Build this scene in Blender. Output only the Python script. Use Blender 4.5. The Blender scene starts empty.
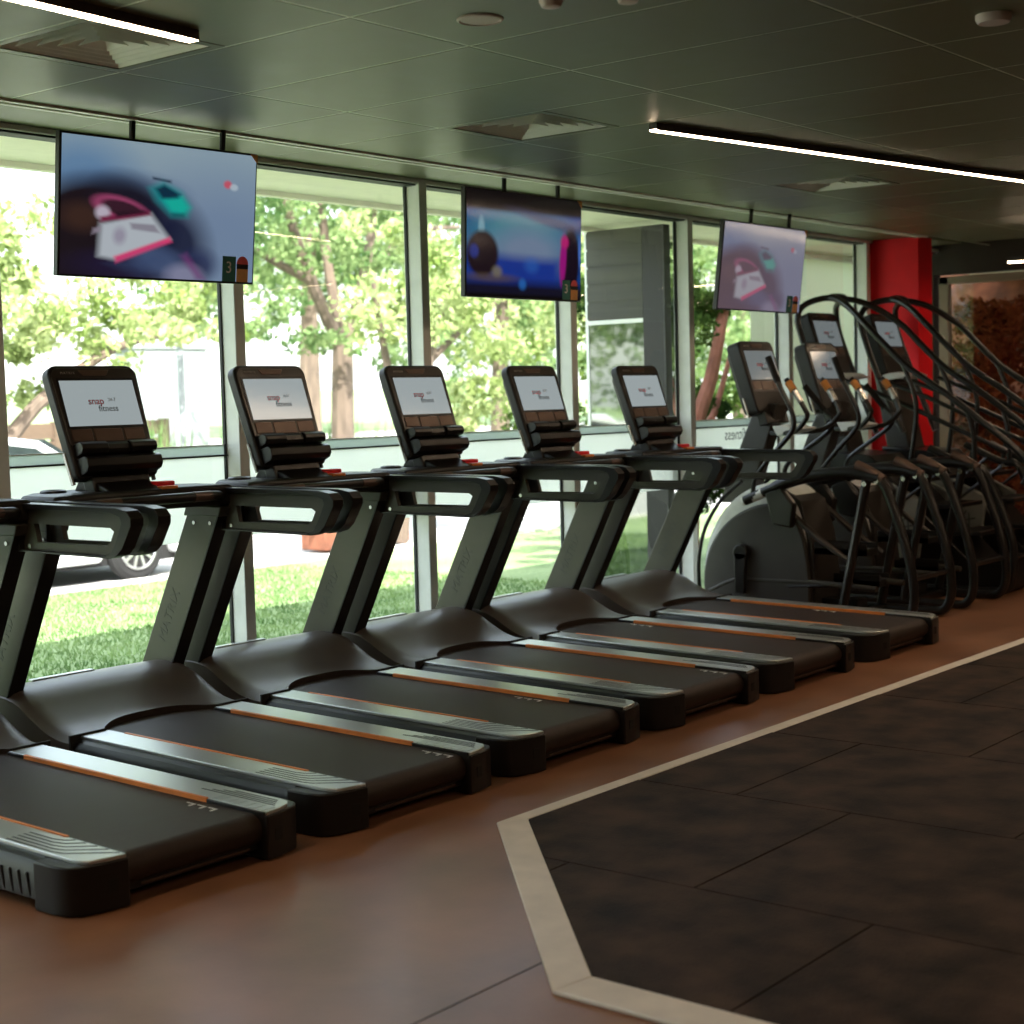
import bpy, math, random
import numpy as np
from mathutils import Vector, Matrix
random.seed(7)
rng = np.random.default_rng(7)
SC = bpy.context.scene
COL = SC.collection
R = math.radians

# ------------------------------------------------------------------ materials
MATS = {}
def pm(name, col, rough=.5, metal=0., var=.18, scale=9., bump=0., bscale=120., spec=.5, coat=0., stretch=None, trans=0.):
    m = bpy.data.materials.new(name); m.use_nodes = True
    nt = m.node_tree; N = nt.nodes; L = nt.links
    b = N['Principled BSDF']
    tc = N.new('ShaderNodeTexCoord'); mp = N.new('ShaderNodeMapping')
    if stretch: mp.inputs['Scale'].default_value = stretch
    L.new(tc.outputs['Object'], mp.inputs['Vector'])
    no = N.new('ShaderNodeTexNoise'); no.inputs['Scale'].default_value = scale; no.inputs['Detail'].default_value = 5
    L.new(mp.outputs['Vector'], no.inputs['Vector'])
    cr = N.new('ShaderNodeValToRGB')
    lo = [max(0, c*(1-var)) for c in col]; hi = [min(1, c*(1+var)) for c in col]
    cr.color_ramp.elements[0].position = .3; cr.color_ramp.elements[1].position = .7
    cr.color_ramp.elements[0].color = (*lo, 1); cr.color_ramp.elements[1].color = (*hi, 1)
    L.new(no.outputs['Fac'], cr.inputs['Fac']); L.new(cr.outputs['Color'], b.inputs['Base Color'])
    mr = N.new('ShaderNodeMapRange'); mr.inputs['To Min'].default_value = max(.02, rough*.88); mr.inputs['To Max'].default_value = min(1, rough*1.12)
    L.new(no.outputs['Fac'], mr.inputs['Value']); L.new(mr.outputs['Result'], b.inputs['Roughness'])
    b.inputs['Metallic'].default_value = metal; b.inputs['Specular IOR Level'].default_value = spec
    b.inputs['Coat Weight'].default_value = coat; b.inputs['Coat Roughness'].default_value = .15
    if bump:
        n2 = N.new('ShaderNodeTexNoise'); n2.inputs['Scale'].default_value = bscale; n2.inputs['Detail'].default_value = 3
        L.new(mp.outputs['Vector'], n2.inputs['Vector'])
        bp = N.new('ShaderNodeBump'); bp.inputs['Strength'].default_value = bump; bp.inputs['Distance'].default_value = .01
        L.new(n2.outputs['Fac'], bp.inputs['Height']); L.new(bp.outputs['Normal'], b.inputs['Normal'])
    MATS[name] = m
    return m

def em(name, col, strength, base=(.02, .02, .02), rough=.15):
    m = bpy.data.materials.new(name); m.use_nodes = True
    b = m.node_tree.nodes['Principled BSDF']
    b.inputs['Base Color'].default_value = (*base, 1); b.inputs['Roughness'].default_value = rough
    b.inputs['Emission Color'].default_value = (*col, 1); b.inputs['Emission Strength'].default_value = strength
    MATS[name] = m
    return m

def screen_mat(name, strength):
    m = bpy.data.materials.new(name); m.use_nodes = True
    nt = m.node_tree; b = nt.nodes['Principled BSDF']
    at = nt.nodes.new('ShaderNodeAttribute'); at.attribute_name = 'picture'
    b.inputs['Base Color'].default_value = (.012, .012, .014, 1); b.inputs['Roughness'].default_value = .12
    nt.links.new(at.outputs['Color'], b.inputs['Emission Color']); b.inputs['Emission Strength'].default_value = strength
    MATS[name] = m
    return m

def glass_mat(name, tint=(.96, .98, .97), refl=1.0):
    m = bpy.data.materials.new(name); m.use_nodes = True
    nt = m.node_tree; N = nt.nodes; L = nt.links
    N.remove(N['Principled BSDF'])
    tr = N.new('ShaderNodeBsdfTransparent'); tr.inputs['Color'].default_value = (*tint, 1)
    gl = N.new('ShaderNodeBsdfGlossy'); gl.inputs['Roughness'].default_value = .005
    fr = N.new('ShaderNodeFresnel'); fr.inputs['IOR'].default_value = 1.5
    ml = N.new('ShaderNodeMath'); ml.operation = 'MULTIPLY'; ml.inputs[1].default_value = refl; ml.use_clamp = True
    mx = N.new('ShaderNodeMixShader')
    L.new(fr.outputs['Fac'], ml.inputs[0]); L.new(ml.outputs[0], mx.inputs['Fac'])
    L.new(tr.outputs[0], mx.inputs[1]); L.new(gl.outputs[0], mx.inputs[2])
    L.new(mx.outputs[0], N['Material Output'].inputs['Surface'])
    MATS[name] = m
    return m

def leaf_mat(name, c1, c2, tr=.35):
    m = bpy.data.materials.new(name); m.use_nodes = True
    nt = m.node_tree; N = nt.nodes; L = nt.links
    N.remove(N['Principled BSDF'])
    tc = N.new('ShaderNodeTexCoord'); no = N.new('ShaderNodeTexNoise'); no.inputs['Scale'].default_value = 2.2; no.inputs['Detail'].default_value = 6
    cr = N.new('ShaderNodeValToRGB'); cr.color_ramp.elements[0].position = .35; cr.color_ramp.elements[1].position = .68
    cr.color_ramp.elements[0].color = (*c1, 1); cr.color_ramp.elements[1].color = (*c2, 1)
    L.new(tc.outputs['Object'], no.inputs['Vector']); L.new(no.outputs['Fac'], cr.inputs['Fac'])
    d = N.new('ShaderNodeBsdfDiffuse'); t = N.new('ShaderNodeBsdfTranslucent'); mx = N.new('ShaderNodeMixShader'); mx.inputs['Fac'].default_value = tr
    L.new(cr.outputs['Color'], d.inputs['Color']); L.new(cr.outputs['Color'], t.inputs['Color'])
    L.new(d.outputs[0], mx.inputs[1]); L.new(t.outputs[0], mx.inputs[2]); L.new(mx.outputs[0], N['Material Output'].inputs['Surface'])
    MATS[name] = m
    return m

pm('black_plastic', (.012, .0092, .0078), .42, bump=.08, bscale=400, spec=.35)
pm('satin_black', (.009, .0072, .0063), .32, spec=.4)
pm('black_rubber', (.011, .0088, .0075), .7, bump=.15, bscale=300, spec=.25)
pm('belt_rubber', (.036, .0225, .0165), .5, bump=.25, bscale=160, stretch=(1, 4, 1), spec=.3)
pm('cover_plastic', (.078, .061, .051), .36, bump=.06, bscale=500, var=.1, spec=.5)
pm('frame_grey', (.066, .061, .047), .40, metal=.3, var=.1)
pm('handle_grey', (.055, .050, .041), .42, metal=.25, var=.1)
pm('rail_silver', (.62, .64, .63), .33, metal=.8, var=.04, scale=3)
pm('rib_silver', (.55, .58, .58), .30, metal=.7)
pm('groove_dark', (.07, .075, .075), .5, metal=.3)
pm('orange_strip', (.80, .24, .045), .45)
pm('stop_red', (.85, .015, .02), .35)
pm('bezel_warmlit', (.026, .0175, .0140), .3, var=.1)  # warm brown stands in for lamp light reflected in the dark bezel
pm('panel_bronze', (.115, .07, .052), .36, metal=.35, var=.12)
pm('chrome', (.6, .58, .55), .22, metal=1., var=.05)
pm('upright_letter', (.055, .052, .043), .5, metal=.2)
pm('white_mark', (.75, .74, .72), .6)
pm('dark_letter', (.05, .055, .06), .6)
pm('red_letter', (.55, .03, .04), .6)
pm('grey_letter', (.32, .34, .36), .6)
pm('pale_letter', (.34, .31, .28), .5)
pm('shell_grey', (.78, .80, .79), .35, var=.1)
pm('cover_grey', (.034, .029, .024), .45, var=.12)
pm('panel_grey', (.27, .27, .24), .45, var=.1)
pm('tube_black', (.010, .008, .007), .3)
pm('amber_sensor', (.62, .24, .04), .4)
pm('concrete_floor', (.27, .125, .068), .30, spec=.4, var=.28, scale=2.2, bump=.04, bscale=60)
pm('border_white', (.78, .70, .61), .55, var=.08)
pm('mat_rubber', (.044, .0265, .0185), .68, var=.8, scale=4.5, spec=.12, bump=.3, bscale=90)
pm('seam_black', (.008, .007, .006), .9)
pm('ceiling_tile', (.122, .118, .058), .46, var=.06, bump=.06, bscale=250, spec=.6)
pm('grid_metal', (.60, .60, .46), .4, metal=.2)
pm('grid_dark', (.03, .028, .024), .6)
pm('white_metal', (.80, .78, .72), .5, var=.05)
pm('lamp_housing', (.06, .04, .03), .5)  # brown puts the lamp's warm glow into the housing colour
pm('vent_black', (.012, .011, .010), .8)
pm('frame_paint', (.84, .85, .80), .42, var=.06)
pm('gasket', (.012, .012, .011), .6)
pm('soffit_paint', (.90, .83, .70), .7, var=.04)
pm('wall_dark', (.045, .038, .034), .7, var=.1)
pm('red_paint', (.80, .006, .014), .6, spec=.25, var=.05)
pm('beige_paint', (.33, .29, .23), .5, var=.06)
pm('asphalt', (.42, .41, .40), .9, var=.1, scale=5)
pm('pavement', (.62, .60, .56), .9, var=.08, scale=3)
pm('bark', (.13, .095, .07), .85, var=.35, bump=.6, bscale=25, stretch=(1, 1, .25))
pm('bark_red', (.34, .13, .085), .85, var=.4, bump=.6, bscale=25, stretch=(1, 1, .25))
pm('fence_wood', (.13, .085, .06), .8, var=.2, stretch=(1, 1, 8))
pm('render_white', (.78, .77, .73), .8, var=.05)
pm('render_grey', (.27, .29, .30), .8, var=.05)
pm('car_white', (.78, .80, .80), .2, var=.02, coat=.8)
pm('car_dark', (.05, .02, .02), .25, var=.05, coat=.8)
pm('tyre', (.015, .015, .015), .8)
pm('car_glass', (.03, .04, .04), .08)
pm('rim_metal', (.6, .6, .6), .3, metal=.8)
pm('cladding_grey', (.058, .053, .040), .6, var=.25, scale=3, stretch=(.3, .3, 6))
pm('tinted_glass', (.26, .28, .25), .03, metal=1., var=.03)
pm('post_brown', (.012, .009, .007), .5)
pm('brick_rust', (.23, .085, .045), .85, var=.5, scale=6, bump=.4)
pm('roof_tile', (.24, .12, .085), .8)
leaf_mat('leaf_lime', (.19, .27, .07), (.54, .60, .31))
leaf_mat('leaf_green', (.075, .15, .05), (.35, .45, .20))
leaf_mat('leaf_pale', (.22, .28, .08), (.62, .62, .34))
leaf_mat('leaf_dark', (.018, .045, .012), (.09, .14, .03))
leaf_mat('leaf_rust', (.05, .018, .008), (.42, .13, .05))
leaf_mat('blade_green', (.10, .19, .06), (.30, .42, .17), .3)
em('lamp_white', (1., .74, .50), 16.)
em('console_screen', (.60, .69, .71), .19)
em('console_screen_dim', (.60, .69, .71), .09)
screen_mat('picture_bright', .30)
screen_mat('picture_dim', .26)
glass_mat('window_glass')
glass_mat('smoked_glass', (.62, .56, .50), 1.0)

def film():
    m = bpy.data.materials.new('frosted_film'); m.use_nodes = True
    nt = m.node_tree; N = nt.nodes; L = nt.links
    N.remove(N['Principled BSDF'])
    no = N.new('ShaderNodeTexNoise'); no.inputs['Scale'].default_value = 3
    cr = N.new('ShaderNodeValToRGB'); cr.color_ramp.elements[0].color = (.86, .86, .83, 1); cr.color_ramp.elements[1].color = (.92, .92, .89, 1)
    L.new(no.outputs['Fac'], cr.inputs['Fac'])
    d = N.new('ShaderNodeBsdfDiffuse'); t = N.new('ShaderNodeBsdfTranslucent'); mx = N.new('ShaderNodeMixShader'); mx.inputs['Fac'].default_value = .8
    L.new(cr.outputs['Color'], d.inputs['Color']); L.new(cr.outputs['Color'], t.inputs['Color'])
    L.new(d.outputs[0], mx.inputs[1]); L.new(t.outputs[0], mx.inputs[2]); L.new(mx.outputs[0], N['Material Output'].inputs['Surface'])
    MATS['frosted_film'] = m
film()
m_ = MATS['frosted_film'].copy(); m_.name = 'film_dense'; MATS['film_dense'] = m_
for e_, c_ in zip(m_.node_tree.nodes['Color Ramp'].color_ramp.elements, ((.58, .62, .59, 1), (.63, .67, .64, 1))): e_.color = c_
m_ = MATS['frosted_film'].copy(); m_.name = 'blind_fabric'; MATS['blind_fabric'] = m_
for e_, c_ in zip(m_.node_tree.nodes['Color Ramp'].color_ramp.elements, ((.66, .68, .56, 1), (.72, .73, .62, 1))): e_.color = c_

def lawn_mat():
    m = bpy.data.materials.new('lawn'); m.use_nodes = True
    nt = m.node_tree; N = nt.nodes; L = nt.links; b = N['Principled BSDF']
    tc = N.new('ShaderNodeTexCoord')
    n1 = N.new('ShaderNodeTexNoise'); n1.inputs['Scale'].default_value = .9; n1.inputs['Detail'].default_value = 8
    n2 = N.new('ShaderNodeTexNoise'); n2.inputs['Scale'].default_value = 35; n2.inputs['Detail'].default_value = 4
    ma = N.new('ShaderNodeMath'); ma.operation = 'ADD'; ma.use_clamp = False
    mb = N.new('ShaderNodeMath'); mb.operation = 'MULTIPLY'; mb.inputs[1].default_value = .5
    cr = N.new('ShaderNodeValToRGB'); cr.color_ramp.elements[0].position = .36; cr.color_ramp.elements[1].position = .64
    cr.color_ramp.elements[0].color = (.12, .20, .065, 1); cr.color_ramp.elements[1].color = (.32, .41, .19, 1)
    L.new(tc.outputs['Object'], n1.inputs['Vector']); L.new(tc.outputs['Object'], n2.inputs['Vector'])
    L.new(n1.outputs['Fac'], ma.inputs[0]); L.new(n2.outputs['Fac'], ma.inputs[1]); L.new(ma.outputs[0], mb.inputs[0])
    L.new(mb.outputs[0], cr.inputs['Fac']); L.new(cr.outputs['Color'], b.inputs['Base Color'])
    b.inputs['Roughness'].default_value = .9
    MATS['lawn'] = m
lawn_mat()

# ------------------------------------------------------------------ mesh helpers
def spline(pts, n=6):
    P = [Vector(p) for p in pts]; out = []
    for i in range(len(P)-1):
        p0 = P[max(i-1, 0)]; p1 = P[i]; p2 = P[i+1]; p3 = P[min(i+2, len(P)-1)]
        for k in range(n):
            t = k/n
            out.append(.5*((2*p1)+(p2-p0)*t+(2*p0-5*p1+4*p2-p3)*t*t+(3*p1-p0-3*p2+p3)*t**3))
    out.append(P[-1])
    return out

class MB:
    def __init__(s): s.v = []; s.f = []; s.m = []
    def add(s, vs, fs, m=0):
        o = len(s.v); s.v += [tuple(x) for x in vs]; s.f += [tuple(i+o for i in f) for f in fs]; s.m += [m]*len(fs); return s
    def box(s, c, d, m=0, rot=None):
        c = Vector(c); vs = []
        for dz in (-.5, .5):
            for dx, dy in ((-.5, -.5), (.5, -.5), (.5, .5), (-.5, .5)):
                p = Vector((dx*d[0], dy*d[1], dz*d[2]))
                if rot: p = rot @ p
                vs.append(c+p)
        return s.add(vs, [(3, 2, 1, 0), (4, 5, 6, 7), (0, 1, 5, 4), (1, 2, 6, 5), (2, 3, 7, 6), (3, 0, 4, 7)], m)
    def span(s, x0, x1, y0, y1, z0, z1, m=0):
        return s.box(((x0+x1)/2, (y0+y1)/2, (z0+z1)/2), (abs(x1-x0), abs(y1-y0), abs(z1-z0)), m)
    def prism(s, poly, a0, a1, axis='x', m=0):
        def P(a, q): return (a, q[0], q[1]) if axis == 'x' else ((q[0], a, q[1]) if axis == 'y' else (q[0], q[1], a))
        area = sum(poly[i][0]*poly[(i+1) % len(poly)][1]-poly[(i+1) % len(poly)][0]*poly[i][1] for i in range(len(poly)))
        if area < 0: poly = poly[::-1]
        if axis == 'y': poly = poly[::-1]
        if a0 > a1: a0, a1 = a1, a0
        n = len(poly); vs = [P(a0, q) for q in poly]+[P(a1, q) for q in poly]
        fs = [tuple(range(n-1, -1, -1)), tuple(range(n, 2*n))]+[(i, (i+1) % n, n+(i+1) % n, n+i) for i in range(n)]
        return s.add(vs, fs, m)
    def ring(s, outer, inner, x0, x1, n=72, m=0):
        cx = sum(p[0] for p in inner)/len(inner); cy = sum(p[1] for p in inner)/len(inner)
        def cast(poly, a):
            dx, dy = math.cos(a), math.sin(a); best = None
            for i in range(len(poly)):
                ax, ay = poly[i][0]-cx, poly[i][1]-cy; bx, by = poly[(i+1) % len(poly)][0]-cx, poly[(i+1) % len(poly)][1]-cy
                ex, ey = bx-ax, by-ay; det = -dx*ey+dy*ex
                if abs(det) < 1e-12: continue
                t = (-ax*ey+ay*ex)/det; u = (dx*ay-dy*ax)/det
                if t > 0 and -1e-6 <= u <= 1+1e-6 and (best is None or t > best): best = t
            return (cx+dx*best, cy+dy*best)
        ang = sorted(set([round(math.atan2(p[1]-cy, p[0]-cx), 5) for p in outer+inner]+[round(-math.pi+2*math.pi*(k+.5)/n, 5) for k in range(n)]))
        O = [cast(outer, a) for a in ang]; I = [cast(inner, a) for a in ang]; k = len(ang)
        vs = [(x0, *p) for p in O]+[(x0, *p) for p in I]+[(x1, *p) for p in O]+[(x1, *p) for p in I]
        fs = []
        for i in range(k):
            j = (i+1) % k
            fs += [(j, i, k+i, k+j), (2*k+i, 2*k+j, 3*k+j, 3*k+i), (i, j, 2*k+j, 2*k+i), (k+j, k+i, 3*k+i, 3*k+j)]
        return s.add(vs, fs, m)
    def tube(s, path, r, n=10, m=0, caps=True):
        P = [Vector(p) for p in path]; k = len(P)
        rr = r if isinstance(r, (list, tuple)) else [r]*k
        T = [(P[min(i+1, k-1)]-P[max(i-1, 0)]).normalized() for i in range(k)]
        up = Vector((0, 0, 1)) if abs(T[0].z) < .9 else Vector((1, 0, 0))
        u = (up-T[0]*up.dot(T[0])).normalized(); vs = []
        for i in range(k):
            u = (u-T[i]*u.dot(T[i])).normalized(); w = T[i].cross(u)
            for j in range(n):
                a = 2*math.pi*j/n; vs.append(P[i]+(u*math.cos(a)+w*math.sin(a))*rr[i])
        fs = [(i*n+j, i*n+(j+1) % n, (i+1)*n+(j+1) % n, (i+1)*n+j) for i in range(k-1) for j in range(n)]
        if caps: fs += [tuple(range(n-1, -1, -1)), tuple(range((k-1)*n, k*n))]
        return s.add(vs, fs, m)
    def cyl(s, a, b, r, n=20, m=0): return s.tube([a, b], r, n, m)
    def torus(s, c, Rr, r, axis='z', n=24, k=8, m=0):
        pts = []
        for i in range(n+1):
            a = 2*math.pi*i/n; x, y = Rr*math.cos(a), Rr*math.sin(a)
            pts.append(Vector(c)+(Vector((x, y, 0)) if axis == 'z' else Vector((0, x, y)) if axis == 'x' else Vector((x, 0, y))))
        return s.tube(pts, r, k, m, caps=False)
    def mapz(s, fn): s.v = [fn(*p) for p in s.v]; return s
    def build(s, name, mats, parent=None, loc=None, rot=None, bevel=0., seg=2, smooth=35, link=True):
        me = bpy.data.meshes.new(name); me.from_pydata(s.v, [], s.f)
        ms = mats if isinstance(mats, (list, tuple)) else [mats]
        for x in ms: me.materials.append(MATS[x])
        if len(ms) > 1: me.polygons.foreach_set('material_index', s.m)
        me.validate(); me.update()
        if smooth:
            me.polygons.foreach_set('use_smooth', [True]*len(me.polygons)); me.set_sharp_from_angle(angle=R(smooth))
        o = bpy.data.objects.new(name, me); COL.objects.link(o)
        if parent is not None: o.parent = parent
        if loc: o.location = loc
        if rot: o.rotation_euler = rot
        if bevel:
            b = o.modifiers.new('Bevel', 'BEVEL'); b.width = bevel; b.segments = seg; b.limit_method = 'ANGLE'; b.angle_limit = R(40)
        return o

def tag(o, label=None, cat=None, group=None, kind=None):
    if label: o['label'] = label
    if cat: o['category'] = cat
    if group: o['group'] = group
    if kind: o['kind'] = kind
    return o
def empty(name, loc=(0, 0, 0), rz=0.):
    o = bpy.data.objects.new(name, None); COL.objects.link(o); o.location = loc; o.rotation_euler = (0, 0, rz); o.empty_display_size = .1
    return o
def children(o): return [c for c in bpy.data.objects if c.parent == o]
def copy_tree(o, parent=None):
    c = o.copy(); COL.objects.link(c); c.parent = parent
    for ch in children(o): copy_tree(ch, c)
    return c

TXT = {}
def text(body, size, mat, parent, loc, rot=(0, 0, 0), name='lettering', scale=(1, 1, 1), extrude=.0006, align='CENTER', offset=0., spacing=1.):
    key = (body, size, mat, extrude, align, offset, spacing)
    if key not in TXT:
        cu = bpy.data.curves.new('lettering', 'FONT'); cu.body = body; cu.size = size; cu.extrude = extrude; cu.align_x = align; cu.align_y = 'CENTER'
        cu.offset = offset; cu.space_character = spacing; cu.resolution_u = 3
        ob = bpy.data.objects.new('lettering', cu); COL.objects.link(ob)
        dg = bpy.context.evaluated_depsgraph_get(); me = bpy.data.meshes.new_from_object(ob.evaluated_get(dg)); me.name = 'lettering'
        bpy.data.objects.remove(ob); bpy.data.curves.remove(cu)
        me.materials.clear(); me.materials.append(MATS[mat]); TXT[key] = me
    o = bpy.data.objects.new(name, TXT[key]); COL.objects.link(o); o.parent = parent; o.location = loc; o.rotation_euler = rot; o.scale = scale
    return o
def struct(o): return tag(o, kind='structure')

# ------------------------------------------------------------------ room shell
CZ = 2.752
XL, XR, YB, YW = -3.2, 13.8, -6.0, 6.07
b = MB(); b.span(XL, XR, YB, 6.25, -.12, 0); struct(b.build('floor', 'concrete_floor'))
b = MB(); b.span(-2.9, 3.40, 2.548, 2.553, 0.0002, .0008)
struct(b.build('trim_1', 'seam_black'))          # saw-cut joint in the slab

# ceiling: tiles on an exposed grid
xs = [3.792+.6*i for i in range(-11, 17)]
ys = [5.598]+[4.887-1.2*j for j in range(0, 10)]
VENTS = [(3.192, 4.287), (5.592, 4.287), (8.592, 4.287)]
b = MB(); g = .0072
for i in range(len(xs)-1):
    for j in range(len(ys)-1):
        x0, x1, y1, y0 = xs[i], xs[i+1], ys[j], max(ys[j+1], YB)
        if x1 > XR+.01: x1 = XR
        for vx, vy in VENTS:
            if abs(x0-vx) < .01 and abs(y1-4.887) < .01: y1 = 4.287
        if x1-x0 > .05 and y1-y0 > .05:
            b.span(x0+g, x1-g, y0+g, y1-g, CZ, CZ+.02, 0)
    b.span(xs[i]+g*.6, min(xs[i+1], XR)-g*.6, 5.688, 6.10, CZ, CZ+.02, 0)
for x in xs: b.span(x-.0058, x+.0058, YB, 5.60, CZ+.001, CZ+.006, 1)
for x in xs: b.span(x-.0058, x+.0058, 5.688, 6.1, CZ+.001, CZ+.006, 1)
for y in ys: b.span(XL, XR, y-.0058, y+.0058, CZ+.001, CZ+.006, 1)
for vx, vy in VENTS: b.span(vx, vx+.6, vy-.012, vy+.012, CZ+.004, CZ+.006, 1)
b.span(XL, XR, YB, 6.1, CZ+.19, CZ+.21, 0)
struct(b.build('ceiling', ['ceiling_tile', 'grid_metal'], smooth=0))
b = MB(); b.span(XL, 12.52, 5.600, 5.628, CZ-.010, CZ+.03, 0); b.span(XL, 12.52, 5.658, 5.686, CZ-.010, CZ+.03, 0); b.span(XL, 12.52, 5.628, 5.658, CZ+.012, CZ+.03, 1)
struct(b.build('trim_2', ['white_metal', 'grid_dark'], smooth=0))

b = MB(); b.span(XL-.2, XL, YB-.2, 6.3, 0, 3.0); struct(b.build('wall_left', 'wall_dark'))
b = MB(); b.span(XL, XR, YB-.2, YB, 0, 3.0); struct(b.build('wall_back', 'wall_dark'))
b = MB(); b.span(XR, XR+.15, YB, 2.0, 0, 3.0); b.span(XR, XR+.15, 2.0, 6.35, 2.52, 3.0); b.span(XR, XR+.15, 6.12, 6.35, 0, 2.52)
struct(b.build('wall_right', 'wall_dark'))
# roof and eaves over the room
b = MB(); b.span(XL-.3, 17.5, YB-.3, 6.96, 3.0, 3.3, 1); b.span(XL-.3, 17.5, 6.2, 6.96, 2.74, 3.0, 0); b.span(XL-.3, 17.5, 6.90, 6.96, 2.71, 3.3, 0)
struct(b.build('roof', ['soffit_paint', 'beige_paint'], smooth=0))

# ------------------------------------------------------------------ windows along the far wall
MX = [-3.05, -1.65, -.25, 1.15, 2.56, 3.958, 5.351, 6.755, 8.167, 9.567, 11.000, 12.345]
for n in range(len(MX)):
    x0 = MX[n]; last = n == len(MX)-1
    b = MB(); b.span(x0, x0+.066, YW, 6.20, 0, CZ, 0); b.span(x0-.008, x0, 6.165, 6.19, 0, CZ-.03, 1)
    x1 = MX[n+1] if not last else XR
    b.span(x0+.066, x1, YW, 6.20, CZ-.026, CZ, 0); b.span(x0+.066, x1, YW+.02, 6.19, CZ-.036, CZ-.026, 1)
    b.span(x0+.066, x1, YW, 6.20, 0, .05, 0)
    w = struct(b.build('window_%d' % (n+1), ['frame_paint', 'gasket'], bevel=.003, seg=1))
    t = MB(); t.span(x0+.066, x1, 6.16, 6.195, 1.246, 1.254, 1); t.span(x0+.066, x1, 6.178, 6.19, 1.300, 1.306, 0)
    t.build('transom', ['frame_paint', 'gasket'], w)
    p = MB(); p.add([(x0+.05, 6.18, .04), (x1+.01, 6.18, .04), (x1+.01, 6.18, CZ-.02), (x0+.05, 6.18, CZ-.02)], [(0, 1, 2, 3)])
    p.build('glass_pane', 'window_glass', w, smooth=0)
    f = MB(); f.span(x0+.066, x1-.004, 6.184, 6.187, .83, 1.246)
    f2 = MB(); f2.span(x0+.066, x1-.004, 6.1815, 6.1845, 1.254, 1.300); f2.build('bright_transom_strip', 'film_dense', w, smooth=0)  # translucent strip added in place of the transom face, to look bright
    ff = f.build('frosted_band', 'frosted_film', w, smooth=0)
    if n == 9:
        text('fitness', .12, 'dark_letter', w, (x0+.78, 6.176, 1.185), (R(90), 0, 0), 'window_lettering', (-1, 1, 1))

# red column and the glazed end wall
b = MB(); b.span(12.46, 12.73, 5.66, 6.2, 0, CZ); struct(b.build('column', 'red_paint', bevel=.004))
b = MB()
b.span(XR-.03, XR+.05, 5.97, 6.06, 0, 2.50, 0); b.span(XR-.03, XR+.05, 2.0, 6.06, 2.43, 2.50, 0); b.span(XR-.03, XR+.05, 2.0, 2.06, 0, 2.43, 0)
b.span(XR-.02, XR+.04, 2.06, 5.97, 0, .08, 0); b.span(XR-.025, XR+.045, 3.98, 4.04, .08, 2.43, 0)
w = struct(b.build('window_13', 'beige_paint', bevel=.003, seg=1))
p = MB(); p.add([(XR+.01, 6.0, .06), (XR+.01, 2.03, .06), (XR+.01, 2.03, 2.45), (XR+.01, 6.0, 2.45)], [(0, 1, 2, 3)])
p.build('glass_pane', 'smoked_glass', w, smooth=0)

# ------------------------------------------------------------------ rubber floor with its white border
O = [(13.6, 3.47), (4.222, 3.515), (3.071, 2.388), (3.055, -4.0)]
I = [(13.6, 3.395), (4.318, 3.450), (3.208, 2.365), (3.185, -4.0)]
b = MB()
for k in range(3):
    q = [O[k], O[k+1], I[k+1], I[k]]; b.prism(q, 0.0005, .012, 'z')
struct(b.build('trim_3', 'border_white', bevel=.003, seg=1))
b = MB()
poly = [I[0], I[1], I[2], I[3], (13.6, -4.0)]
b.prism(poly, .0003, .006, 'z', 0)
struct(b.build('floor_underlay', 'seam_black', smooth=0))
def clip(poly, a, bb, c):
    out = []
    for i in range(len(poly)):
        p, q = poly[i], poly[(i+1) % len(poly)]
        dp = a*p[0]+bb*p[1]-c; dq = a*q[0]+bb*q[1]-c
        if dp <= 0: out.append(p)
        if dp*dq < 0:
            t = dp/(dp-dq); out.append((p[0]+(q[0]-p[0])*t, p[1]+(q[1]-p[1])*t))
    return out
b = MB(); gg = .004
cols = [3.98+1.03*(k-1) for k in range(0, 11)]
for ci, cx in enumerate(cols):
    yoff = 3.015 if ci % 2 == 0 else 2.545
    for r in range(-2, 8):
        y1 = yoff-1.06*r; y0 = y1-1.06
        q = [(cx+gg, y0+gg), (cx+1.03-gg, y0+gg), (cx+1.03-gg, y1-gg), (cx+gg, y1-gg)]
        q = clip(q, -.0059, 1, 3.4757-.006)   # far edge
        q = clip(q, .0059, 1, 3.4757-.006) if False else q
        if len(q) < 3: continue
        # diagonal edge
        (ax, ay), (bx, by) = I[1], I[2]
        nx, ny = -(by-ay), (bx-ax); c0 = nx*ax+ny*ay
        s = -1 if nx*8+ny*0-c0 > 0 else 1
        q = clip(q, s*nx, s*ny, s*c0-.004)
        if len(q) < 3: continue
        q = clip(q, -1, 0, -3.206)
        q = clip(q, 1, 0, 13.58)
        if len(q) >= 3: q = clip(q, 0, 1, 3.395+(13.6-min(p[0] for p in q))*.0059-.004)
        if len(q) >= 3: b.prism(q, .004, .0105, 'z', 0)
struct(b.build('floor_rubber', 'mat_rubber', smooth=0))

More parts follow.
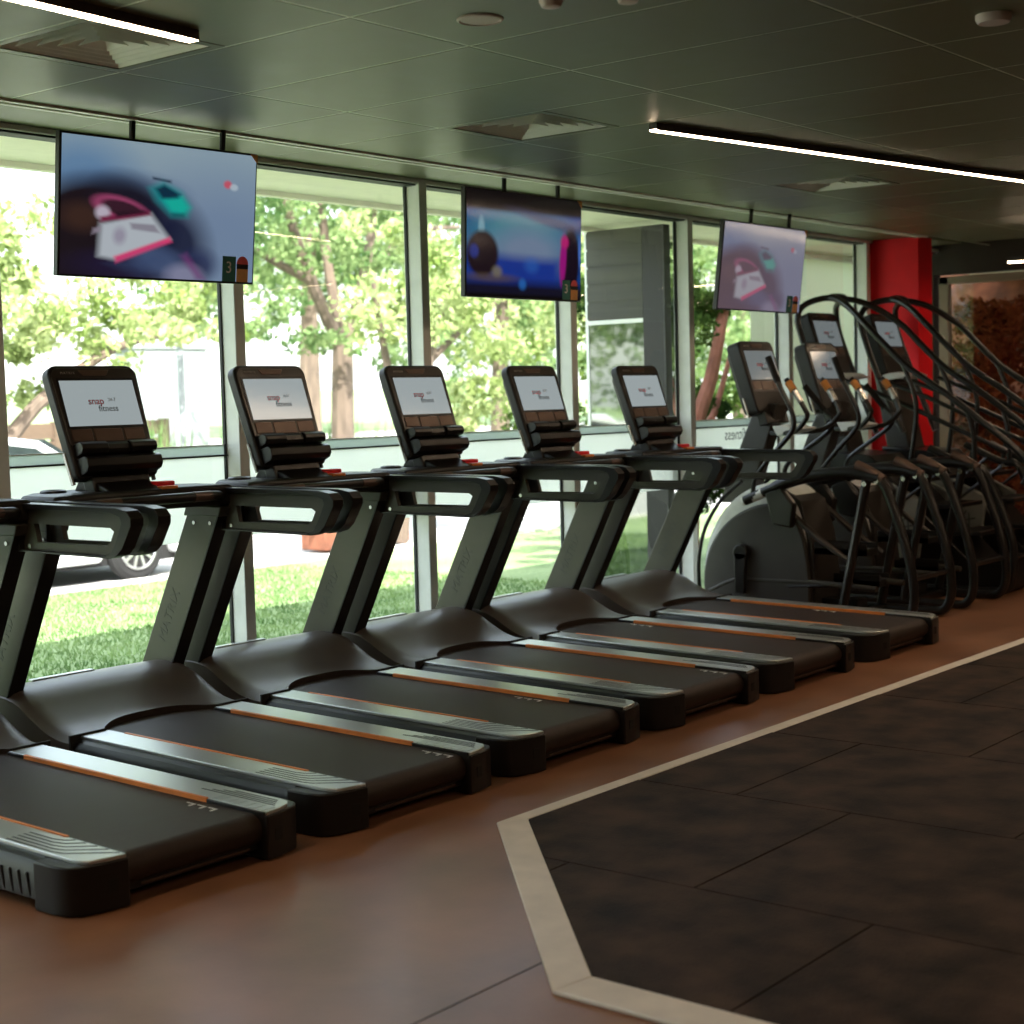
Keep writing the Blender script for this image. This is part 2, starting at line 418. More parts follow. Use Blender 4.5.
# ------------------------------------------------------------------ console shared by all machines
def rrect(w0, w1, z0, z1, rt, rb, n=6):
    pts = []
    for (cx, cz, r, a0) in ((w1/2-rt, z1-rt, rt, 0), (-w1/2+rt, z1-rt, rt, 90), (-w0/2+rb, z0+rb, rb, 180), (w0/2-rb, z0+rb, rb, 270)):
        for k in range(n+1):
            a = R(a0+90*k/n); pts.append((cx+r*math.cos(a), cz+r*math.sin(a)))
    return pts
def console(root, y, z, tilt=-19, depth=.055, tray=True, sw=.38, sh=.205, w=.46, scr_mat='console_screen'):
    h = MB(); h.prism(rrect(w*.93, w, -.25, .26, .05, .03), 0, depth, 'y')
    h.prism(rrect(w*.80, w*.86, -.23, .22, .05, .03), depth, depth+.03, 'y')
    hs = h.build('console', 'black_plastic', root, (0, y, z), (R(tilt), 0, 0), bevel=.010, seg=3)
    f = MB(); f.prism(rrect(w*.90, w*.95, -.10, .246, .045, .01), -.003, .002, 'y'); f.build('bezel', 'bezel_warmlit', hs, bevel=.002, seg=1)
    s = MB(); s.span(-sw/2-.012, sw/2+.012, -.0045, -.002, .085-sh/2-.012, .085+sh/2+.012, 0); s.build('screen_border', 'satin_black', hs)
    sc = MB(); sc.span(-sw/2, sw/2, -.006, -.004, .085-sh/2, .085+sh/2); scr = sc.build('screen', scr_mat, hs)
    t = MB(); t.prism([(-.08, .236), (.08, .236), (.06, .210), (-.06, .210)], -.007, 0, 'y'); t.build('speaker_grille', 'panel_bronze', hs, bevel=.002, seg=1)
    c = MB(); c.span(-.19, -.085, -.007, 0, -.085, -.030); c.span(-.075, .07, -.007, 0, -.09, -.030); c.span(.08, .185, -.007, 0, -.085, -.030); c.build('control_panel', 'panel_bronze', hs, bevel=.003, seg=1)
    text('MATRIX', .016, 'pale_letter', hs, (-.135, -.0045, .222), (R(90), 0, 0), 'brand_lettering', spacing=1.4)
    text('snap', .045, 'red_letter', hs, (-.028, -.0068, .092), (R(90), 0, 0), 'red_lettering', offset=.0004)
    text('24-7', .022, 'grey_letter', hs, (.056, -.0068, .098), (R(90), 0, 0), 'grey_lettering')
    text('fitness', .040, 'dark_letter', hs, (.028, -.0068, .058), (R(90), 0, 0), 'dark_lettering')
    if tray:
        tr = MB()
        prof1 = [(.005, -.095), (-.045, -.100), (-.060, -.115), (-.060, -.135), (-.045, -.150), (.005, -.155)]
        prof2 = [(.005, -.160), (-.050, -.165), (-.070, -.180), (-.068, -.215), (-.050, -.232), (.01, -.240)]
        tr.prism(prof1, -.195, -.06, 'x'); tr.prism(prof1, .06, .195, 'x'); tr.prism([(p[0]*.75, p[1]) for p in prof1], -.06, .06, 'x')
        tr.prism(prof2, -.195, .195, 'x')
        tr.build('accessory_tray', 'satin_black', hs, bevel=.004)
    n = MB(); n.span(-.15, .15, -.01, .06, -.33, -.24); n.build('neck', 'satin_black', hs, bevel=.008)
    for q in (-1, 1):
        a = MB(); a.tube([(q*w*.455, depth*.8, -.26), (q*w*.47, depth*.8, -.12)], .010, 8); a.build('hinge_trim', 'chrome', hs)
    return hs

# ------------------------------------------------------------------ treadmill
INC = .018
def inc(x, y, z): return (x, y, z+INC*y)
def make_treadmill():
    T = empty('treadmill')
    b = MB(); b.span(-.36, .36, .06, 1.95, .03, .105); b.span(-.40, .40, 1.4, 2.05, .03, .16); b.build('base_frame', 'satin_black', T)
    prof = [(1.72, .150), (.075, .150)]+[(.075+.052*math.cos(R(a)), .098+.052*math.sin(R(a))) for a in range(100, 271, 17)]+[(.35, .046), (.35, .11), (1.72, .11)]
    b = MB(); b.prism(prof, -.287, .287, 'x'); b.mapz(inc); b.build('running_belt', 'belt_rubber', T)
    b = MB(); b.span(-.285, .285, .05, .09, .03, .058); gd = b.build('roller_guard', 'black_plastic', T, bevel=.004)
    b = MB(); b.span(-.20, .24, .044, .05, .040, .046); b.build('guard_strip', 'panel_bronze', gd)
    for s in (-1, 1):
        x0, x1 = .283*s, (.420*s if s < 0 else .432)
        b = MB(); b.prism([(x0, 1.468), (x0, .006), (.345*s, .016), (.40*s, .032), (x1-.006*s, .060), (x1, .10), (x1, 1.468)], .149, .163, 'z'); b.mapz(inc)
        rl = b.build('foot_rail', 'rail_silver', T, bevel=.003, seg=2)
        b = MB(); b.span(x0-.008*s, x0+.006*s, .30, 1.36, .136, .166); b.mapz(inc); b.build('orange_trim', 'orange_strip', rl, bevel=.002, seg=1)
        for ya, yb in ((.012, .30), (1.36, 1.468)):
            b = MB(); b.span(x0-.007*s, x0+.004*s, ya, yb, .136, .162); b.mapz(inc); b.build('black_trim', 'satin_black', rl, bevel=.002, seg=1)
        if s < 0:
            for k in range(5):
                xo = -.408+.021*k
                pl = [(xo, .44), (xo, .20+.030*k), (xo+.012, .155+.030*k), (-.288, .03+.055*k)]
                b = MB()
                for p, q in zip(pl[:-1], pl[1:]):
                    d = Vector((q[0]-p[0], q[1]-p[1], 0)).normalized()*.0; n2 = Vector((-(q[1]-p[1]), q[0]-p[0], 0)).normalized()*.0035
                    b.prism([(p[0]-n2.x, p[1]-n2.y), (q[0]-n2.x, q[1]-n2.y), (q[0]+n2.x, q[1]+n2.y), (p[0]+n2.x, p[1]+n2.y)], .1630, .1638, 'z')
                b.mapz(inc); b.build('grip_groove', 'groove_dark', rl)
        else:
            for k in range(6):
                b = MB(); b.span(x0+.006, x0+.060, .030+k*.044, .030+k*.044+.037, .163, .1645); b.mapz(inc); b.build('grip_block', 'rib_silver', rl)
            for k in range(4):
                b = MB(); b.span(x0+.072+k*.016, x0+.079+k*.016, .05+.012*k, .42-.04*k, .163, .1638); b.mapz(inc); b.build('grip_groove', 'groove_dark', rl)
        b = MB(); b.prism([(.277*s, .21), (.277*s, 0), (.35*s, .008), (.43*s, .028), (.462*s, .060), (.473*s, .12), (.473*s, .21)], .002, .152, 'z')
        cap = b.build('end_cap', 'black_plastic', T, bevel=.006, seg=3)
        b = MB(); b.prism([(.318*s, .0025), (.352*s, .0075), (.352*s, .020), (.318*s, .020)], .060, .100, 'z'); b.build('recess', 'vent_black', cap)
        b = MB(); b.prism([(.283*s, .03), (.283*s, .150), (.424*s, .150), (.446*s, .140), (.460*s, .115), (.466*s, .03)], .21, 1.52, 'y'); b.mapz(lambda x, y, z: (x, y, z+INC*y*(1 if z > .08 else 0)))
        for k in range(12): b.box((.463*s, .25+.045*k, .072), (.010, .012, .075), 0, Matrix.Rotation(R(-14), 3, 'X'))
        b.build('side_skirt', 'satin_black', T, bevel=.004)
        b = MB(); b.prism([(1.925, .27), (2.135, .27), (1.735, 1.04), (1.525, 1.04)], .397*s, .465*s, 'x')
        up = b.build('upright', 'frame_grey', T, bevel=.006)
        b = MB(); b.prism([(1.915, .27), (1.930, .27), (1.530, 1.04), (1.515, 1.04)], .395*s, .467*s, 'x'); b.build('shaded_edge', 'satin_black', up, bevel=.003)  # black strip paints the shade on the upright's rear face
        text('MATRIX', .075, 'upright_letter', up, (.3965*s if s > 0 else -.4655, 1.90, .55), (R(90), R(-62.5), R(-90)), 'brand_lettering')
        b = MB(); b.prism([(1.525, 1.012), (1.765, 1.012), (1.745, 1.060), (1.505, 1.060)], .392*s, .470*s, 'x'); br = b.build('bracket', 'frame_grey', T, bevel=.006)
        for yy in (1.57, 1.68):
            b = MB(); b.cyl((.391*s, yy+.015, .982), (.472*s, yy+.015, .982), .009, 12); b.build('bolt', 'chrome', br)
        outer = [(1.55, 1.140), (.925, 1.135), (.865, 1.125), (.838, 1.098), (.840, 1.070), (.895, .985), (.93, .958), (.98, .945), (1.55, .950)]
        o2 = [(1.54, 1.120), (.960, 1.116), (.905, 1.102), (.895, 1.078), (.938, 1.0), (.962, .968), (1.005, .953), (1.54, .957)]
        i2 = [(1.47, 1.060), (.990, 1.058), (.968, 1.045), (.990, 1.006), (1.015, .990), (1.45, .988)]
        b = MB(); b.ring(outer, o2, .424*s, .484*s); hb = b.build('handlebar', 'satin_black', T, bevel=.008, seg=3)
        b = MB(); b.ring(o2, i2, .446*s, .468*s); b.build('handle_inlay', 'handle_grey', hb, bevel=.006)
        b = MB(); b.cyl((.441*s, 1.50, .972), (.474*s, 1.50, .972), .009, 12); b.build('bolt', 'chrome', hb)
    # motor cover: swept hood with two arms down to the foot rails
    pr = spline([(1.47, .196), (1.53, .198), (1.62, .222), (1.72, .278), (1.80, .332), (1.87, .364), (1.95, .376), (2.03, .368), (2.09, .335), (2.125, .27), (2.135, .16), (2.135, .03)], 4)
    PY = [p[0] for p in pr]; PZ = [.196+(p[1]-.196)*.78 if p[1] > .196 else p[1] for p in pr]; n = len(pr)
    b = MB(); xsn = list(np.linspace(-.472, .472, 33)); vs = []; fs = []
    def start(x):
        a = abs(x)
        if a > .30: return 1.475
        return 1.475+.115*(1-(a/.30)**3.2)
    for x in xsn:
        st = start(x)
        for k in range(n):
            t = k/(n-1); y0 = PY[k]; y = st+(y0-1.47)*(2.135-st)/(2.135-1.47)
            z = float(np.interp(y, PY[:n-6], PZ[:n-6])) if k < n-9 else PZ[k]
            e = max(0, (abs(x)-.40)/.072); z -= .030*e*e*(1 if k < n-2 else 0)
            z += .004*(1-(x/.47)**2)*min(1, max(0, (y-1.6)/.2))*(1 if k < n-8 else 0)
            vs.append((x, y, z))
    m = len(xsn)
    for i in range(m-1):
        for k in range(n-1): fs.append((i*n+k, (i+1)*n+k, (i+1)*n+k+1, i*n+k+1))
    b.add(vs, fs)
    for i, sgn in ((0, -1), (m-1, 1)):                     # side walls
        v2 = [vs[i*n+k] for k in range(n)]+[(vs[i*n+k][0], vs[i*n+k][1], .02) for k in range(n)]
        b.add(v2, [((k, k+1, n+k+1, n+k) if sgn < 0 else (k+1, k, n+k, n+k+1)) for k in range(n-1)])
    v2 = [vs[i*n] for i in range(m)]+[(vs[i*n][0], vs[i*n][1]+.012, vs[i*n][2]-.032) for i in range(m)]
    b.add(v2, [(i+1, i, m+i, m+i+1) for i in range(m-1)])    # lip over the belt
    mc = b.build('motor_cover', 'cover_plastic', T, smooth=50)
    b = MB(); b.span(-.29, .29, 1.60, 1.66, .15, .205); b.build('inner_shadow_gap', 'vent_black', mc)
    for s in (-1, 1):
        b = MB(); b.span(.296*s, .472*s, 1.466, 1.476, .14, .197); b.build('joint_line', 'vent_black', mc)
    b = MB(); b.span(-.27, .05, 2.0, 2.035, .336, .344); b.build('hood_highlight', 'rib_silver', mc, bevel=.002)  # silver strip paints a highlight along the top of the hood
    # dash between the uprights
    top = [(-.465, 1.50), (-.465, 1.74), (-.33, 1.88), (-.12, 1.93), (.12, 1.93), (.33, 1.88), (.465, 1.74), (.465, 1.50), (.20, 1.56), (-.20, 1.56)]
    b = MB(); b.prism(top, 1.062, 1.155, 'z'); ds = b.build('dash', 'black_plastic', T, bevel=.018, seg=3)
    b = MB(); b.prism([(1.58, 1.15), (1.84, 1.15), (1.80, 1.205), (1.66, 1.19)], -.135, .135, 'x'); b.build('console_base', 'satin_black', T, bevel=.01)
    for s in (-1, 1):
        b = MB(); b.torus((.27*s, 1.79, 1.158), .046, .009); b.cyl((.27*s, 1.79, 1.1555), (.27*s, 1.79, 1.1575), .044, 20); b.build('cup_holder', 'satin_black', ds)
    b = MB(); b.span(.115, .235, 1.615, 1.67, 1.15, 1.182); b.build('stop_button', 'stop_red', ds, bevel=.008)
    b = MB(); b.span(.12, .21, 1.565, 1.60, 1.148, 1.163); b.build('stop_light', 'orange_strip', ds, bevel=.004)
    gp = spline([(-.40, 1.52, 1.105), (-.33, 1.47, 1.112), (-.12, 1.445, 1.115), (.12, 1.445, 1.115), (.33, 1.47, 1.112), (.40, 1.52, 1.105)], 5)
    b = MB(); b.tube(gp, .021, 12); cg = b.build('cross_grip', 'satin_black', T)
    for s in (-1, 1):
        b = MB(); b.tube([(.19*s, 1.449, 1.1145), (.24*s, 1.455, 1.1135), (.30*s, 1.465, 1.1125)], .0225, 12); b.build('pulse_sensor', 'panel_bronze', cg)
    console(T, 1.775, 1.445)
    return T

def belt_marks(T, y):
    b = MB()
    for k in range(3):
        yy = y+.055*k
        b.span(.235, .242, yy, yy+.045, .1502, .1512); b.span(.212, .242, yy, yy+.010, .1502, .1512)
    b.mapz(inc); b.build('belt_mark', 'white_mark', T)

TY = 3.865
TX = [3.185, 4.220, 5.245, 6.280, 7.295, 8.385]
TLAB = ['black treadmill nearest the camera, its console cut off beyond the left edge',
        'black treadmill directly under the hanging television with the drifting cars, beside the nearest treadmill',
        'black treadmill third along the row, its screen just past the drifting-cars television',
        'black treadmill fourth along the row, its screen in front of the second window post',
        'black treadmill fifth along the row, its screen directly below the middle television',
        'black treadmill last of the row, standing next to the ellipticals']
proto = make_treadmill()
TREADS = []
for i, x in enumerate(TX):
    t = proto if i == 0 else copy_tree(proto)
    t.location = (x, TY, 0)
    tag(t, TLAB[i], 'treadmill', 'treadmills in a row along the window')
    TREADS.append(t)
for t, y in zip(TREADS, (.20, .055, .42, .09, 1.20, .60)): belt_marks(t, y)

# ------------------------------------------------------------------ elliptical trainers
def side(x, pts): return [(x, p[0], p[1]) for p in pts]
def make_elliptical():
    T = empty('elliptical_trainer')
    O = [(1.66, .10), (1.67, .22), (1.66, .36), (1.61, .53), (1.51, .69), (1.37, .81), (1.20, .88), (1.05, .87), (.92, .76), (.85, .55), (.82, .30), (.82, .05), (1.62, .05)]
    O = [tuple(p) for p in [(q[0], q[1]) for q in spline([(p[0], p[1], 0) for p in O[:11]], 4)]]+[(.82, .05), (1.64, .05)]
    b = MB(); b.prism(O, -.185, .185, 'x'); b.build('housing', 'shell_grey', T, bevel=.045, seg=4)
    cs = [(1.635+(p[0]-1.66)*.97, .04+(p[1]-.04)*.84) for p in O]
    for s in (-1, 1):
        b = MB(); b.prism(cs, .165*s, .215*s, 'x'); sc = b.build('side_cover', 'cover_grey', T, bevel=.018, seg=3)
        b = MB(); b.cyl((.215*s, 1.32, .42), (.27*s, 1.32, .42), .055, 24); b.prism([(1.27, .42), (1.37, .42), (1.36, .14), (1.29, .14)], .235*s, .27*s, 'x'); b.build('crank', 'satin_black', T, bevel=.008)
        b = MB(); b.tube(spline(side(.195*s, [(1.34, .90), (1.50, .77), (1.63, .58), (1.685, .38), (1.69, .20), (1.67, .04)]), 5), .014, 8); b.build('rim', 'satin_black', T)
    b = MB(); b.prism([(1.07, .885), (.905, .77), (.835, .555), (.803, .30), (.803, .05), (.84, .05), (.84, .30), (.87, .54), (.94, .74), (1.08, .86)], -.174, .174, 'x'); b.build('rear_cover', 'cover_grey', T, bevel=.004)
    b = MB(); b.prism([(1.36, .74), (1.60, .74), (1.30, 1.42), (1.12, 1.42)], -.065, .065, 'x'); b.build('mast', 'cover_grey', T, bevel=.015)
    console(T, 1.26, 1.60, tilt=-17, depth=.10, tray=False, scr_mat='console_screen_dim')
    b = MB(); b.prism([(1.10, 1.20), (.95, 1.235), (.93, 1.25), (1.02, 1.27), (1.14, 1.27)], -.13, .13, 'x'); b.build('accessory_tray', 'shell_grey', T, bevel=.008)
    for s in (-1, 1):
        p = spline([(.06*s, 1.18, 1.22), (.14*s, .99, 1.225), (.20*s, .90, 1.25), (.225*s, .82, 1.33), (.235*s, .83, 1.38), (.245*s, .90, 1.50), (.245*s, .96, 1.58)], 5)
        b = MB(); b.tube(p, .017, 10); fh = b.build('fixed_handle', 'tube_black', T)
        b = MB(); b.tube([(.238*s, .855, 1.425), (.245*s, .90, 1.50)], .021, 12); b.build('pulse_sensor', 'chrome', fh)
        b = MB(); b.tube([(.245*s, .905, 1.505), (.245*s, .945, 1.56)], .026, 12); b.build('amber_control', 'amber_sensor', fh)
        arm = [(1.07, 1.73), (1.0, 1.56), (.905, 1.38), (.885, 1.28), (.93, 1.20), (1.05, 1.08), (1.175, .93), (1.20, .82)] if s < 0 else [(1.11, 1.53), (.96, 1.36), (.90, 1.30), (.93, 1.22), (1.10, 1.10), (1.26, .98), (1.28, .84)]
        b = MB(); b.tube(spline(side(.285*s, arm), 5), .017, 10); ma = b.build('moving_arm', 'tube_black', T)
        g = arm[:3]
        b = MB(); b.tube(spline(side(.285*s, [g[0], ((g[0][0]+g[1][0])/2, (g[0][1]+g[1][1])/2), g[1]]), 3), .022, 12); b.build('foam_grip', 'black_rubber', ma)
        # side beam from the pivot back to the rear tower
        b = MB(); b.tube(spline(side(.285*s, [(1.26, .775), (1.10, .84), (.93, .905), (.70, .955), (.45, .965), (.28, .935)]), 4), [.034]*6+[.04]*15, 12); sb = b.build('side_beam', 'satin_black', T)
        b = MB(); b.tube(side(.285*s, [(1.275, .768), (1.12, .83)]), [.030, .036], 12); b.build('beam_tip', 'shell_grey', sb)
        b = MB(); b.prism([(.98, .88), (1.10, .83), (1.04, .62), (.90, .60), (.88, .76)], .255*s, .315*s, 'x'); b.build('pivot_block', 'satin_black', T, bevel=.015)
        b = MB(); b.tube(side(.255*s, [(.96, .72), (.74, .54), (.52, .40)]), .022, 10); b.build('link_arm', 'bezel_warmlit', T)
        b = MB(); b.tube(side(.20*s, [(.98, .20), (.52, .24)]), .018, 8); b.build('crank_link', 'satin_black', T)
        zz, yy = (.43, .58) if s < 0 else (.19, .66)
        b = MB(); b.span(.09*s, .25*s, yy-.19, yy+.19, zz, zz+.045); b.span(.09*s, .10*s, yy-.19, yy+.19, zz, zz+.08); b.span(.24*s, .25*s, yy-.19, yy+.19, zz, zz+.08); b.span(.10*s, .24*s, yy+.18, yy+.19, zz, zz+.08); b.build('pedal', 'black_rubber', T, bevel=.006)
        # rear tower: straight strut and curved hoop
        b = MB(); b.tube(side(.285*s, [(.37, .93), (.56, .03)]), .030, 10); b.build('strut', 'tube_black', T)
        b = MB(); b.tube(spline(side(.285*s, [(.40, .96), (.27, .92), (.15, .64), (.075, .38), (.055, .17), (.10, .05), (.22, .032), (.60, .032), (1.1, .032), (1.55, .032)]), 5), .030, 12); hp = b.build('hoop', 'tube_black', T)
        for yy, zb in ((.375, .90), (.29, .92)):
            b = MB(); b.cyl((.25*s, yy, zb), (.32*s, yy, zb), .016, 12); b.build('bolt', 'chrome', hp)
        b = MB(); b.tube(spline(side(.285*s, [(.44, 1.02), (.36, .985), (.255, .925)]), 4), .034, 12); b.build('tower_cap', 'panel_bronze', hp)
    for q in (-1, 1):
        b = MB(); b.tube(spline([(.20*q, 1.60, .14), (.20*q, 1.40, .225), (.20*q, 1.20, .235), (.20*q, .80, .235), (.20*q, .35, .215)], 4), .020, 10); b.build('guide_rail', 'handle_grey', T)
    b = MB(); b.tube([(-.285, .075, .30), (.285, .075, .30)], .016, 8); b.build('cross_tube', 'tube_black', T)
    b = MB(); b.span(-.36, .36, 1.50, 1.58, 0, .06); b.span(-.30, .30, .50, .58, .0, .05); b.span(-.08, .08, .55, 1.5, .02, .12); b.build('base_frame', 'satin_black', T, bevel=.008)
    return T
e1 = make_elliptical(); e1.location = (9.53, 4.19, 0)
tag(e1, 'elliptical trainer beside the last treadmill, its big flywheel housing fully in view', 'elliptical trainer', 'elliptical trainers past the treadmills')
e2 = copy_tree(e1); e2.location = (10.46, 4.19, 0)
tag(e2, 'elliptical trainer between the other elliptical and the stair climbers', 'elliptical trainer', 'elliptical trainers past the treadmills')

# ------------------------------------------------------------------ stair climbers
def make_climber():
    T = empty('stair_climber')
    body = [(.34, .0), (.34, .16), (.60, .40), (.80, .60), (1.00, .80), (1.20, 1.00), (1.62, 1.04), (1.72, .0)]
    b = MB(); b.prism(body, -.27, .27, 'x'); b.build('body', 'satin_black', T, bevel=.01)
    for s in (-1, 1):
        b = MB(); b.prism([(.80, .24), (.74, .66), (1.15, .86), (1.38, .84), (1.50, .20)], .272*s, .31*s, 'x'); sp = b.build('side_panel', 'panel_grey', T, bevel=.012)
        text('MATRIX', .12, 'dark_letter', sp, (.3105*s, 1.02, .58), (R(90), R(38 if s < 0 else -38), R(90*s)), 'brand_lettering', extrude=.001)
        up = [(.30*s, 1.42, 1.15), (.325*s, 1.60, 1.55), (.325*s, 1.74, 1.92), (.32*s, 1.77, 2.08), (.25*s, 1.73, 2.17), (.14*s, 1.60, 2.21), (.22*s, 1.42, 2.15), (.32*s, 1.22, 2.00), (.325*s, 1.05, 1.83), (.325*s, .86, 1.65), (.325*s, .58, 1.46), (.325*s, .29, 1.24), (.325*s, .02, 1.02), (.325*s, -.04, .90), (.325*s, .0, .80)]
        b = MB(); b.tube(spline(up, 6), .024, 12); b.build('handrail', 'tube_black', T)
        lo = [(1.40, 1.58), (1.12, 1.47), (.92, 1.39), (.42, 1.165), (.12, 1.03)]
        b = MB(); b.tube(spline(side(.315*s, lo), 4), .018, 10); b.build('lower_rail', 'tube_black', T)
        b = MB(); b.tube(spline(side(.325*s, [(.92, 1.71), (.83, 1.50), (.80, 1.32), (.84, 1.0), (.90, .80)]), 4), .018, 10); b.build('post', 'tube_black', T)
        b = MB(); b.tube(spline(side(.325*s, [(.40, 1.31), (.36, 1.12), (.36, .90)]), 4), .018, 10); b.build('post', 'tube_black', T)
        b = MB(); b.tube(spline(side(.325*s, [(.70, 1.06), (.42, .93), (.30, .91), (.20, .72), (.12, .52), (.075, .36), (.075, .16), (.12, .05), (.24, .03), (.60, .03), (1.1, .03), (1.6, .03)]), 5), .028, 12); hp = b.build('hoop', 'tube_black', T)
        for yy, zb in ((.395, .905), (.285, .885)):
            b = MB(); b.cyl((.29*s, yy, zb), (.36*s, yy, zb), .016, 12); b.build('bolt', 'chrome', hp)
        b = MB(); b.tube(side(.31*s, [(.98, .62), (.52, .96)]), .012, 8); b.build('brace', 'bezel_warmlit', T)
    b = MB(); b.tube(spline([(-.14, 1.60, 2.21), (-.06, 1.585, 2.222), (.06, 1.585, 2.222), (.14, 1.60, 2.21)], 4), .026, 12); b.build('rail_joint', 'satin_black', T)
    for k in range(4):
        y0 = .14+.20*k; z0 = .25+.195*k
        b = MB(); b.span(-.265, .265, y0, y0+.235, z0-.03, z0); st = b.build('step', 'black_rubber', T, bevel=.006)
        b = MB(); b.span(-.26, .26, y0-.004, y0+.02, z0-.002, z0+.004); b.build('step_edge', 'panel_bronze', st)
        if k == 0:
            b = MB(); b.span(-.265, .265, y0+.02, y0+.22, .02, z0-.03); b.build('riser', 'satin_black', st)
    b = MB(); b.prism([(1.42, .98), (1.64, 1.0), (1.76, 1.66), (1.60, 1.66)], -.14, .14, 'x'); b.build('mast', 'cover_grey', T, bevel=.02)
    console(T, 1.66, 1.86, tilt=-17, depth=.10, tray=False, scr_mat='console_screen_dim')
    b = MB(); b.prism([(1.62, 1.57), (1.45, 1.585), (1.43, 1.60), (1.50, 1.63), (1.66, 1.62)], -.20, .20, 'x'); b.build('accessory_tray', 'shell_grey', T, bevel=.01)
    b = MB(); b.span(-.30, .30, 1.2, 1.26, 0, .04); b.build('foot_bar', 'satin_black', T)
    return T
s1 = make_climber(); s1.location = (11.28, 4.20, 0)
tag(s1, 'stair climber beside the ellipticals, long black handrails curving up before the pale window', 'stair climber', 'stair climbers by the red column')
s2 = copy_tree(s1); s2.location = (12.02, 4.04, 0)
tag(s2, 'stair climber farthest along, its screen and handrails standing in front of the red column', 'stair climber', 'stair climbers by the red column')

# ------------------------------------------------------------------ televisions
def sell(s, t, cx, cy, rx, ry, ang=0., soft=.25):
    a = R(ang); dx, dy = s-cx, (t-cy)*.5725
    u = (dx*math.cos(a)+dy*math.sin(a))/rx; v = (-dx*math.sin(a)+dy*math.cos(a))/(ry*.5725)
    d = np.sqrt(u*u+v*v)
    return np.clip((1+soft-d)/(2*soft), 0, 1)
def spoly(s, t, pts, soft=.015):
    d = np.full_like(s, 1e9); n = len(pts)
    ar = sum(pts[i][0]*pts[(i+1) % n][1]-pts[(i+1) % n][0]*pts[i][1] for i in range(n))
    for i in range(n):
        ax, ay = pts[i]; bx, by = pts[(i+1) % n]; L = math.hypot(bx-ax, by-ay)
        e = ((bx-ax)*(t-ay)-(by-ay)*(s-ax))/L*(1 if ar > 0 else -1); d = np.minimum(d, e)
    return np.clip(d/soft*.5+.5, 0, 1)
def lin(c): return tuple(((x/255)/12.92 if x/255 <= .04045 else ((x/255+.055)/1.055)**2.4) for x in c)
def over(img, a, c):
    c = np.array(lin(c)); return img*(1-a[..., None])+c*a[..., None]
NX, NY = 160, 90
S_, T_ = np.meshgrid((np.arange(NX+1))/NX, (np.arange(NY+1))/NY)
